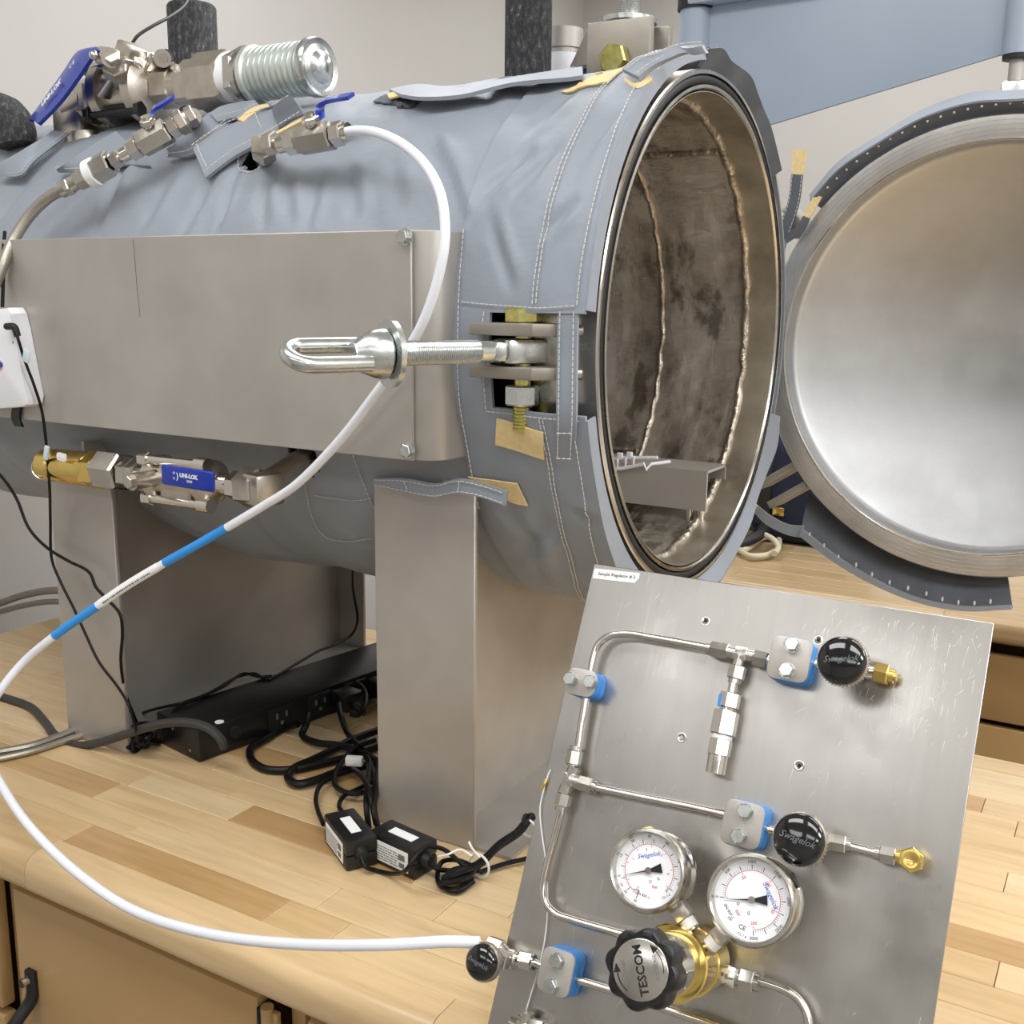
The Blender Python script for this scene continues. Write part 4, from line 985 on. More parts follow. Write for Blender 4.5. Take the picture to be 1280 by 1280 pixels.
# ---- valve carrying the white tube
T3 = thing('ball_valve', 'small steel ball valve with raised blue lever, feeding the white tube', 'valve', (-0.7858, 0.9215, 1.6602), 'small ball valves on top of the vessel')
small_valve(T3, (-0.8094, 0.9116, 1.6555), (-0.7498, 0.9161, 1.6613), [(-0.7985, 0.945, 1.6819), (-0.8036, 0.95, 1.6928), (-0.8036, 0.953, 1.6998), (-0.794, 0.955, 1.7035), (-0.7683, 0.96, 1.7064)], (0.05, -0.45, 0.9))
part(T3, 'elbow', 'castb', ('hex', (-0.8643, 0.9272, 1.6479), (-0.8523, 0.9123, 1.6547), 0.0145), ('box', (-0.8515, 0.9116, 1.6554), (0.02, 0.02, 0.018), None, 0.004), ('cyl', (-0.8622, 0.925, 1.6484), (-0.9391, 1.0069, 1.6487), 0.0105), ('hex', (-0.8473, 0.912, 1.6561), (-0.8342, 0.9128, 1.6571), 0.0125))
part(T3, 'inlet_tube', 'shiny', ('cyl', (-0.8354, 0.9128, 1.6571), (-0.8077, 0.9122, 1.6563), 0.0055))

# ---- brass relief valve and ball valve under the cover
T4 = thing('relief_valve_train', 'brass relief valve joined to a blue-levered ball valve under the side cover', 'valve', (-1.0, 0.862, 1.285))
ya = 0.862
def bp(x, z=1.285): return Vector((x, ya, z))
part(T4, 'brass_relief_valve', 'brass', ('lathe', bp(-1.192, 1.2815), (1, 0, 0.02), [(0, 0.016), (0.002, 0.0205), (0.022, 0.0205), (0.024, 0.018), (0.03, 0.018), (0.032, 0.0215), (0.088, 0.0215), (0.09, 0.019), (0.114, 0.018)], 32), ('hex', bp(-1.108, 1.283), bp(-1.084, 1.2835), 0.0235))
part(T4, 'pull_ring', 'shiny', ('tor', (-1.183, 0.85, 1.2793), (0.5, -1, 0.2), 0.0135, 0.0014, 28, 8))
part(T4, 'hex_adapter', 'steel', ('hex', bp(-1.086), bp(-1.046), 0.0245, {'ph': 0.3}), ('hex', bp(-1.044), bp(-1.028), 0.0195), ('hex', bp(-1.026), bp(-1.012), 0.021))
part(T4, 'nipple', 'shiny', ('cyl', bp(-1.015), bp(-0.985), 0.0125))
part(T4, 'valve_body', 'castb', ('lathe', bp(-0.995, 1.286), (1, 0, 0.01), [(0, 0.014), (0.006, 0.026), (0.018, 0.026), (0.02, 0.021), (0.085, 0.021), (0.087, 0.026), (0.098, 0.026), (0.108, 0.013)], 28), ('box', bp(-0.942), (0.05, 0.036, 0.04), None, 0.004))
for dy, dz in ((-0.016, 0.022), (-0.014, -0.024)):
    part(T4, 'body_bolt', 'shiny', ('cyl', (-0.992, ya + dy, 1.286 + dz), (-0.892, ya + dy, 1.287 + dz), 0.0055), ('hex', (-0.996, ya + dy, 1.286 + dz), (-0.982, ya + dy, 1.286 + dz), 0.0088), ('cyl', (-0.905, ya + dy, 1.287 + dz), (-0.888, ya + dy, 1.287 + dz), 0.0085))
part(T4, 'stem', 'castb', ('cyl', (-0.972, ya - 0.015, 1.288), (-0.972, ya - 0.052, 1.288), 0.010), ('hex', (-0.972, ya - 0.048, 1.288), (-0.972, ya - 0.058, 1.288), 0.0075))
LV = [(-0.9145, 0.805, 1.3142), (-0.8415, 0.81, 1.3114), (-0.8415, 0.81, 1.2916), (-0.9177, 0.805, 1.289)]; c4 = sum((Vector(p) for p in LV), Vector()) / 4
ux = (Vector(LV[1]) - Vector(LV[0])).normalized()
b = MB(); b.box(c4, ((Vector(LV[1]) - Vector(LV[0])).length, 0.0055, 0.0225), basis(ux, (0, 0, 1)), bev=0.0025, seg=3)
lv = b.build('lever', 'blue', T4)
b = MB(); fr = tmat(c4 + Vector((0.004, -0.0031, 0.001)), ux, (0, -1, 0))
b.text('UNI-LOK', 0.0062, fr @ Matrix.Translation((0, 0.0015, 0)), 0.0002, bold=0.0003); b.text('2000', 0.0042, fr @ Matrix.Translation((0.001, -0.004, 0)), 0.0002)
b.text(')', 0.009, fr @ Matrix.Translation((-0.0155, 0, 0)), 0.0002, bold=0.0002); b.text('O', 0.004, fr @ Matrix.Translation((-0.0205, 0.003, 0)), 0.0002); b.text('U', 0.004, fr @ Matrix.Translation((-0.0205, -0.003, 0)), 0.0002)
b.build('lever_print', 'white_ink', lv)
part(T4, 'tail_tube', 'shiny', ('cyl', bp(-0.888, 1.287), bp(-0.855, 1.287), 0.0125), ('hex', bp(-0.868, 1.287), bp(-0.852, 1.287), 0.017))
part(T4, 'vessel_elbow', 'castb', ('hex', bp(-0.852, 1.287), bp(-0.826, 1.288), 0.0225), ('box', bp(-0.822, 1.288), (0.034, 0.036, 0.036), basis((1, -0.3, 0), (0, 0, 1)), 0.005), ('cyl', bp(-0.822, 1.288), (-0.815, 0.95, 1.32), 0.016))
part(T4, 'paper_tag', 'label', ('box', (-1.128, 0.838, 1.2998), (0.016, 0.002, 0.009), basis((1, 0, -0.1), (0, 0, 1)), 0.002))

# ============================================================ white sample tube with its blue labels
tp = [(-0.7547, 0.922, 1.6623), (-0.7189, 0.905, 1.6611), (-0.6772, 0.89, 1.6536), (-0.629, 0.87, 1.635), (-0.5894, 0.85, 1.6094), (-0.5659, 0.835, 1.5812), (-0.5566, 0.825, 1.5469), (-0.5625, 0.822, 1.5118), (-0.5777, 0.822, 1.4758), (-0.603, 0.825, 1.4419), (-0.6389, 0.828, 1.4044), (-0.6879, 0.832, 1.3551), (-0.7503, 0.835, 1.303), (-0.7971, 0.836, 1.2757), (-0.8417, 0.83, 1.2496), (-0.8852, 0.82, 1.2236), (-0.9304, 0.81, 1.1975), (-0.9701, 0.795, 1.1718), (-1.0055, 0.78, 1.1454), (-1.0595, 0.76, 1.1051), (-1.0982, 0.745, 1.0711), (-1.1118, 0.725, 1.044), (-1.1196, 0.705, 1.0125), (-1.0965, 0.685, 0.9857), (-1.033, 0.66, 0.9697), (-0.9465, 0.632, 0.9549), (-0.8563, 0.618, 0.9364), (-0.7721, 0.614, 0.9249), (-0.6717, 0.614, 0.9336), (-0.5706, 0.618, 0.9558), (-0.4821, 0.625, 0.9816), (-0.4298, 0.64, 0.994), (-0.406, 0.65, 0.9958)]
wt = MB().tube(tp, 0.0048, 14, per=10).build('sample_tube', 'tube_white')
tag(wt, 'translucent white plastic tube looping from the top valve to the tilted gauge board', 'tube')
PT = spline(tp, 10)
def sleeve(name, m, i0, i1, r):
    return MB().tube(PT[i0:i1 + 1], r, 16, smooth=False).build(name, m, wt)
sleeve('blue_marker', 'bluelabel', 141, 159, 0.00515)['label'] = 'upper blue marker sleeve'
lb = sleeve('label_sleeve', 'label', 161, 179, 0.0051); lb['label'] = 'printed white label sleeve'
sleeve('blue_marker', 'bluelabel', 180, 190, 0.00515)['label'] = 'lower blue marker sleeve'
b = MB(); rr = random.Random(3)
for i in range(163, 178):
    p = PT[i]; d = (PT[i + 1] - PT[i - 1]).normalized(); nrm = Vector((0.3, -0.85, -0.35)); nrm = (nrm - d * nrm.dot(d)).normalized()
    for s in (0.25, 0.75):
        q = PT[i] + (PT[i + 1] - PT[i]) * s + nrm * 0.0050
        b.box(q, (0.0012, rr.uniform(0.0012, 0.0026), 0.0006), basis(d, nrm))
b.build('label_print', 'ink', lb)

# ============================================================ tilted regulator board
TILT = 0.466
B = thing('regulator_board', 'brushed steel board tilted back on the worktop, carrying gauges, tubing and a regulator', 'regulator board', (-0.40805, 0.66, 0.9), rot=(math.pi / 2 - TILT, 0, 0), local=True)
W, H = 0.3306, 0.4075
MB().box((W / 2, H / 2, -0.0015), (W, H, 0.003), bev=0.0005, seg=1).build('back_plate', 'board', B)
c_, s_ = math.cos(TILT), math.sin(TILT)
def wl(y, z): return Vector((0, y * s_ + z * c_, 0))  # helper only for the prop below
# rear prop: two struts from the plate's back down to the worktop
for x in (0.06, 0.27):
    top = Vector((x, 0.26, -0.004)); foot_w = Vector((0, 0.20, 0.0))
    foot = Vector((x, 0.20 * s_, -0.20 * c_)) + Vector((0, 0.003, 0))
    MB().cyl(top, foot, 0.004, n=10).build('prop_strut', 'steel', B)
MB().cyl(Vector((0.06, 0.20 * s_ + 0.003, -0.20 * c_)), Vector((0.27, 0.20 * s_ + 0.003, -0.20 * c_)), 0.004, n=10).build('prop_foot', 'steel', B)
o = MB().prism([p[:2] for p in [(0.0016, 0.4032, 0), (0.0019, 0.394, 0), (0.0424, 0.3955, 0), (0.0454, 0.4007, 0), (0.0451, 0.405, 0)]], Matrix.Translation((0, 0, 0.0001)), 0.0004).build('name_label', 'label', B)
o['label'] = 'white printed label strip in the upper left corner'
p0, p1 = Vector((0.0033, 0.3988, 0.0006)), Vector((0.0448, 0.4008, 0.0006))
def bmat(p, ang, z): return Matrix.Translation((p.x, p.y, z)) @ Matrix.Rotation(ang, 4, 'Z')
b = MB(); b.text('Sample Regulator # 2', 0.0041, bmat((p0 + p1) / 2, math.atan2(p1.y - p0.y, p1.x - p0.x), 0.0006), 0.0001); b.build('label_text', 'ink', o)
for i, p in enumerate([(0.1122, 0.3732, 0), (0.1124, 0.2746, 0), (0.2095, 0.2737, 0), (0.2065, 0.3731, 0)]):
    s = MB().lathe((p[0], p[1], 0.0), (0, 0, 1), [(0, 0.0042), (0.0006, 0.004), (0.0007, 0.003), (0.0002, 0.0014)], 20).build('screw', 'shiny', B)
    MB().cyl((p[0], p[1], 0.0003), (p[0], p[1], 0.0009), 0.0014, n=6).build('screw_socket', 'ink' if i != 1 else 'steel', s)
# bright wear marks, raised burr lines of no height
b = MB(); rs = random.Random(5)
for k in range(260):
    if k < 175: x = rs.uniform(0.20, 0.325); y = rs.uniform(0.31, 0.40)
    else: x = rs.uniform(0.02, 0.325); y = rs.uniform(0.05, 0.40)
    an = rs.choice((rs.gauss(1.2, 0.35), rs.gauss(1.55, 0.1))); L = rs.uniform(0.002, 0.012)
    d = Vector((math.cos(an), math.sin(an), 0)); nn = Vector((-d.y, d.x, 0)) * rs.uniform(0.00008, 0.00022); c = Vector((x, y, 0.00005))
    b.quad([c - d * L / 2 - nn * 0.3, c + d * L / 2 - nn, c + d * L / 2 + nn, c - d * L / 2 + nn * 0.3])
o = b.build('scratches', 'scratch', B); o['kind'] = 'stuff'
TR = 0.0032; WT = 0.0125
def btube(pts, name='steel_tube', r=TR, m='shiny', per=8): return MB().tube(pts, r, 12, per=per).build(name, m, B)
btube([(0.0282, 0.2666, 0.0125), (0.0272, 0.2891, 0.0125), (0.0263, 0.3077, 0.0125), (0.0254, 0.3236, 0.0125), (0.0272, 0.3352, 0.0125), (0.0356, 0.3444, 0.0125), (0.0517, 0.349, 0.0125), (0.0737, 0.3496, 0.0125), (0.0987, 0.3498, 0.0125), (0.1266, 0.3497, 0.0125)])
btube([(0.0303, 0.2432, 0.0125), (0.0282, 0.2666, 0.0125), (0.0269, 0.2869, 0.0125)])
btube([(0.0514, 0.2186, 0.0125), (0.0926, 0.2206, 0.0125), (0.1333, 0.2229, 0.0125), (0.1659, 0.2241, 0.0125)])
btube([(0.0281, 0.1958, 0.0125), (0.0274, 0.1725, 0.0125), (0.026, 0.1461, 0.0125), (0.0272, 0.1302, 0.0125), (0.0321, 0.1201, 0.0125), (0.0426, 0.1141, 0.0125), (0.0581, 0.1136, 0.0125), (0.0828, 0.1146, 0.0125), (0.1169, 0.1161, 0.0125)])
btube([(0.0666, 0.0716, 0.0125), (0.0896, 0.0728, 0.0125), (0.12, 0.0741, 0.0125), (0.1495, 0.0743, 0.0125), (0.178, 0.0751, 0.0125), (0.2026, 0.0748, 0.0125)])
btube([(0.2037, 0.1146, 0.0125), (0.2217, 0.1151, 0.0125), (0.2354, 0.1139, 0.0125), (0.2451, 0.1087, 0.0125), (0.2507, 0.1002, 0.0125), (0.2536, 0.0875, 0.0125)])
btube([(0.2545, 0.2245, 0.0125), (0.2857, 0.2247, 0.0125)])
def nut(p, q, name='tube_nut', r=0.0068, m='steel'):
    p, q = Vector(p), Vector(q)
    d = (q - p).normalized()
    b = MB(); b.hexn(p, q, r, (0, 0, 1)); b.cyl(q, q + d * 0.0035, r * 0.72, n=16); b.cyl(p - d * 0.001, p + d * 0.001, r * 0.7, n=16)
    return b.build(name, m, B)
def tee(c, dirs, L=0.012, r=0.0056):
    c = Vector(c); b = MB(); b.box(c, (0.012, 0.012, 0.011), bev=0.002)
    for d in dirs: b.cyl(c, c + Vector(d).normalized() * L, r, n=16)
    return b.build('tee_fitting', 'steel', B)
# left tee
tee((0.0289, 0.2193, 0.0125), [(0.2, 1, 0), (-0.2, -1, 0), (1, -0.02, 0)])
nut((0.0286, 0.232, 0.0125), (0.0279, 0.244, 0.0125)); nut((0.0273, 0.2076, 0.0125), (0.0271, 0.1969, 0.0125)); nut((0.0379, 0.2194, 0.0125), (0.0505, 0.2191, 0.0125))
# top tee and check valve
tee((0.1517, 0.3492, 0.0125), [(1, 0, 0), (-1, 0, 0), (-0.1, -1, 0)])
nut((0.141, 0.3492, 0.0125), (0.126, 0.3492, 0.0125)); nut((0.1618, 0.3484, 0.0125), (0.1736, 0.3479, 0.0125)); nut((0.1509, 0.3398, 0.0125), (0.1505, 0.3286, 0.0125), r=0.0072)
b = MB(); b.cyl((0.1498, 0.3291, 0.0125), (0.1498, 0.3161, 0.0125), 0.0036, n=14); b.hexn((0.1495, 0.3173, 0.0125), (0.1494, 0.3049, 0.0125), 0.0085, (0, 0, 1)); b.hexn((0.1491, 0.303, 0.0125), (0.1492, 0.283, 0.0125), 0.0105, (0, 0, 1)); b.cyl((0.1499, 0.3057, 0.0125), (0.1494, 0.3017, 0.0125), 0.006)
b.hexn((0.1491, 0.2804, 0.0125), (0.1494, 0.2665, 0.0125), 0.0092, (0, 0, 1)); b.cyl((0.1492, 0.2671, 0.0125), (0.1496, 0.2526, 0.0125), 0.0078, n=20)
cv = b.build('check_valve', 'shiny', B)
for p, q in (((0.1441, 0.3143, 0.017), (0.1448, 0.3047, 0.017)), ((0.1436, 0.3006, 0.017), (0.1434, 0.2857, 0.017))):
    p, q = Vector(p), Vector(q); d = (q - p).normalized()
    MB().box((p + q) / 2, ((q - p).length, 0.0055, 0.0022), basis(d, (0, 0, 1)), bev=0.0004, seg=1).build('blue_mark', 'cyan', cv)
MB().cyl((0.1491, 0.2836, 0.0125), (0.1492, 0.2798, 0.0125), 0.0082, n=18).build('thread_tape', 'ptfe', cv)
# tube clamps: blue plastic block under a steel plate and two bolts
def clamp(c, sx, sy, bolts):
    c = Vector(c); r = 0.006
    def rr_(w_, h_, rad):
        P = []
        for qx, qy, a0 in ((1, 1, 0), (-1, 1, 90), (-1, -1, 180), (1, -1, 270)):
            for k in range(5):
                a = math.radians(a0 + 22.5 * k); P.append((c.x + qx * (w_ / 2 - rad) + rad * math.cos(a), c.y + qy * (h_ / 2 - rad) + rad * math.sin(a)))
        return P
    k = thing_part('tube_clamp')
    MB().prism(rr_(sx * 1.02, sy * 1.03, 0.007), Matrix.Translation((0, 0, 0.0002)), 0.0103, bev=0.0008).build('clamp_block', 'cyan', k)
    MB().prism(rr_(sx * 1.02, sy * 1.03, 0.007), Matrix.Translation((0, 0, 0.0107)), 0.0096, bev=0.0008).build('clamp_block', 'cyan', k)
    MB().prism(rr_(sx, sy, 0.0065), Matrix.Translation((0, 0, 0.0203)), 0.0024, bev=0.0005).build('clamp_plate', 'blast', k)
    for x, y in bolts:
        b = MB(); b.cyl((x, y, 0.0226), (x, y, 0.0236), 0.0062, n=20); b.hexn((x, y, 0.0236), (x, y, 0.0285), 0.0058, (0.3, 1, 0)); b.cyl((x, y, 0.0284), (x, y, 0.0288), 0.0028, n=14)
        b.build('clamp_bolt', 'zinc', k)
def thing_part(name):
    o = bpy.data.objects.new(name, None); COL.objects.link(o); o.parent = B; o.empty_display_size = 0.01; ORG[o.name] = Vector(); return o
clamp((0.0233, 0.3, 0.022), 0.0275, 0.0225, [p[:2] for p in [(0.0141, 0.3009, 0.0226), (0.0329, 0.3017, 0.0226)]])
clamp((0.1926, 0.351, 0.022), 0.0320, 0.0340, [p[:2] for p in [(0.1932, 0.3625, 0.0226), (0.1926, 0.3419, 0.0226)]])
clamp((0.1808, 0.2206, 0.022), 0.0310, 0.0335, [p[:2] for p in [(0.1815, 0.2304, 0.0226), (0.1803, 0.2115, 0.0226)]])
clamp((0.0582, 0.0739, 0.022), 0.0285, 0.0340, [p[:2] for p in [(0.0578, 0.0824, 0.0226), (0.0578, 0.0629, 0.0226)]])
# knob valves
def knob_valve(c, r, ang, body_pts, name='needle_valve'):
    k = thing_part(name); c = Vector(c)
    b = MB(); b.lathe((c.x, c.y, 0.05), (0, 0, 1), [(0, r * 0.97), (0.0035, r * 1.01), (0.007, r * 1.01), (0.0085, r * 0.97)], 44)
    for j in range(44):
        a = 2 * math.pi * j / 44; b.box((c.x + r * 1.01 * math.cos(a), c.y + r * 1.01 * math.sin(a), 0.0542), (0.0012, 0.0012, 0.0045), Matrix.Rotation(a, 3, 'Z'))
    b.build('knurled_ring', 'castb', k)
    kb = MB().lathe((c.x, c.y, 0.057), (0, 0, 1), [(0, r * 0.96), (0.002, r * 0.98), (0.0045, r * 0.9), (0.0066, r * 0.7), (0.0080, r * 0.4), (0.0085, 0.0005)], 56).build('black_knob', 'gloss_black', k, angle=80)
    b = MB(); b.text('Swagelok', r * 0.36, bmat(c, ang, 0.0654), 0.00012, shear=0.4); b.build('knob_script', 'grey_ink', kb)
    b = MB(); b.cyl((c.x, c.y, 0.012), (c.x, c.y, 0.051), 0.0055, n=18); b.hexn((c.x, c.y, 0.024), (c.x, c.y, 0.034), 0.0095); b.box((c.x, c.y, 0.0125), (0.016, 0.014, 0.016), bev=0.002); b.build('valve_stem', 'steel', k)
    return k
knob_valve((0.2395, 0.3521, 0.06), 0.0182, 0.22, None); knob_valve((0.2321, 0.2212, 0.06), 0.0188, -0.12, None); knob_valve((0.0108, 0.069, 0.06), 0.0142, -0.18, None)
btube([(0.1984, 0.3524, 0.0125), (0.2404, 0.3514, 0.0125)]); btube([(0.1888, 0.2213, 0.0125), (0.232, 0.2222, 0.0125)])
nut((0.2495, 0.3543, 0.0125), (0.2459, 0.3543, 0.0125), r=0.006); b = MB(); b.cyl((0.2391, 0.3524, 0.0125), (0.2556, 0.353, 0.0125), 0.005, n=16); b.build('tube_stub', 'shiny', B)
b = MB(); b.hexn((0.2549, 0.3541, 0.0125), (0.2655, 0.3536, 0.0125), 0.0082, (0, 0, 1)); b.cyl((0.2649, 0.3535, 0.0125), (0.2696, 0.3532, 0.0125), 0.0055, n=18); b.cyl((0.2691, 0.3531, 0.0125), (0.2714, 0.3529, 0.0125), 0.0032); b.build('brass_cap', 'brass', B)
nut((0.2435, 0.224, 0.0125), (0.2562, 0.2249, 0.0125)); b = MB(); b.cyl((0.2318, 0.2233, 0.0125), (0.2459, 0.224, 0.0125), 0.0056, n=16); b.torus((0.2388, 0.2239, 0.0125), Vector((1, 0, 0)), 0.0062, 0.0012, 18, 6); b.build('tube_stub', 'shiny', B)
nut((0.2911, 0.2255, 0.0125), (0.2801, 0.2249, 0.0125))
e_ = Vector((0.3027, 0.2262, 0.022)); b = MB(); b.box((e_.x, e_.y, 0.0125), (0.012, 0.012, 0.012), bev=0.002); b.hexn((e_.x, e_.y, 0.016), (e_.x, e_.y, 0.0235), 0.0092); b.lathe((e_.x, e_.y, 0.0234), (0, 0, 1), [(0, 0.0068), (0.0012, 0.0064), (0.0014, 0.0035), (0.0004, 0.002)], 24); b.cyl((e_.x - 0.012, e_.y, 0.0125), (e_.x, e_.y, 0.0125), 0.005); b.build('brass_elbow', 'brass', B)
# lower left valve body and its line
b = MB(); q0, q1 = Vector((0.011, 0.07, 0.0125)), Vector((0.0342, 0.0733, 0.0125)); b.cyl(q0 - (q1 - q0) * 0.3, q1, 0.006, n=18); b.hexn(Lp(q0, q1, 0.45), Lp(q0, q1, 0.95), 0.0072, (0, 0, 1)); b.box(Lp(q0, q1, 0.0), (0.013, 0.014, 0.013), bev=0.002); b.torus(Lp(q0, q1, 0.3), (1, 0, 0), 0.0065, 0.0014, 18, 6); b.build('valve_body', 'shiny', B)
b = MB(); q2 = Vector((-0.0102, 0.0744, 0.0125)); b.hexn(q2, q2 + Vector((0.014, 0, 0)), 0.0075, (0, 0, 1)); b.cyl(q2 + Vector((0.012, 0, 0)), q0, 0.0055); b.build('tube_nut', 'castb', B)
btube([(0.0313, 0.073, 0.0125), (0.0578, 0.0725, 0.0125)], name='tube_stub')
tee((0.0379, 0.0239, 0.0125), [(1, 0, 0), (-1, 0, 0), (0, 1, 0)]); nut((0.0421, 0.0271, 0.0125), (0.0549, 0.0284, 0.0125)); nut((0.0371, 0.0267, 0.0125), (0.0369, 0.0327, 0.0125), r=0.006)
o = MB().tube([(0.005, 0.2234, 0.003), (0.0037, 0.2163, 0.003), (0.0032, 0.2066, 0.003), (0.0036, 0.1903, 0.003), (0.0101, 0.1718, 0.003), (0.0194, 0.151, 0.003), (0.0265, 0.13, 0.003), (0.032, 0.1089, 0.003), (0.0347, 0.0874, 0.003), (0.0346, 0.0653, 0.003), (0.033, 0.046, 0.003), (0.0317, 0.0288, 0.003)], 0.0006, 6).build('seal_wire', 'label', B)
MB().box((0.0023, 0.2098, 0.003), (0.003, 0.009, 0.002), Matrix.Rotation(-0.2, 3, 'Z'), bev=0.0005).build('wire_crimp', 'brass', o)

# pressure regulator
RX_, RY_ = 0.165, 0.1165
rg = thing_part('pressure_regulator'); zz_ = Vector((0, 0, 1))
MB().lathe((RX_, RY_, 0.010), zz_, [(0, 0.020), (0.001, 0.0235), (0.028, 0.0235), (0.029, 0.0255), (0.034, 0.0255), (0.0345, 0.0247), (0.060, 0.0247), (0.0665, 0.0265), (0.068, 0.0255), (0.068, 0.0215)], 64).build('brass_body', 'gold', rg)
MB().lathe((RX_, RY_, 0.076), zz_, [(0, 0.0212), (0.003, 0.0218), (0.030, 0.0212), (0.042, 0.019)], 56).build('chrome_bonnet', 'shiny', rg)
kn = MB(); P = []
for k in range(160):
    a = 2 * math.pi * k / 160; lob = 0.5 + 0.5 * math.cos(8 * a); P.append((0.0232 + 0.0034 * lob ** 0.6) )
def kring(z, sc): return [kn.bm.verts.new((RX_ + P[k] * sc * math.cos(2 * math.pi * k / 160), RY_ + P[k] * sc * math.sin(2 * math.pi * k / 160), z)) for k in range(160)]
rs_ = [kring(z, s) for z, s in ((0.116, 0.82), (0.118, 0.95), (0.122, 0.99), (0.134, 1.0), (0.138, 0.97), (0.1395, 0.92), (0.1395, 0.80), (0.1388, 0.79))]
kn.bm.faces.new(rs_[0][::-1])
for a, c in zip(rs_, rs_[1:]): kn.bridge(a, c)
kn.bm.faces.new(rs_[-1])
kno = kn.build('regulator_knob', 'black', rg, angle=50)
fd_ = MB().lathe((RX_, RY_, 0.1386), zz_, [(0, 0.0192), (0.0008, 0.0192), (0.0012, 0.0186)], 56).build('knob_face', 'steel', kno)
fz = 0.1399
b = MB(); c0 = Vector((RX_, RY_, 0)); KA = math.radians(115)
b.text('TESCOM', 0.0082, bmat(c0 + Vector((0.0005, 0, 0)), KA, fz), 0.00012, bold=0.0002)
b.build('knob_print', 'ink', kno)
b = MB(); dd = Vector((-math.sin(KA), math.cos(KA), 0))
b.text('INCREASE', 0.0034, bmat(c0 + dd * 0.0112, KA, fz), 0.0001); b.text('DECREASE', 0.0034, bmat(c0 - dd * 0.0112, KA, fz), 0.0001)
b.build('knob_print', 'grey_ink', kno)
b = MB()
for a0, a1 in ((10, 62), (250, 202)):
    pts = [(RX_ + 0.0162 * math.cos(math.radians(a0 + (a1 - a0) * k / 12)), RY_ + 0.0162 * math.sin(math.radians(a0 + (a1 - a0) * k / 12)), fz) for k in range(13)]
    b.tube(pts, 0.0003, 6, smooth=False)
    e = Vector(pts[-1]); d = (Vector(pts[-1]) - Vector(pts[-2])).normalized(); n_ = Vector((-d.y, d.x, 0))
    b.prism([tuple((e + d * 0.0055)[:2]), tuple((e - n_ * 0.0024)[:2]), tuple((e + n_ * 0.0024)[:2])][::(1 if True else -1)], Matrix.Translation((0, 0, fz - 0.0002)), 0.0004)
b.build('knob_arrow', 'ink', kno)
p_ = Vector((RX_ + 0.022, RY_ - 0.003, 0.030)); nn_ = Vector((0.2101, 0.1132, 0.0125))
b = MB(); b.cyl((RX_ + 0.02, RY_ - 0.004, 0.0135), (RX_ + 0.031, RY_ - 0.0055, 0.0135), 0.007, n=20); b.build('thread_tape', 'ptfe', rg)
nut((0.1881, 0.1115, 0.0135), (0.1959, 0.1122, 0.0135), r=0.0078); nut((0.1984, 0.1124, 0.0135), (0.2092, 0.113, 0.0135), r=0.0085)

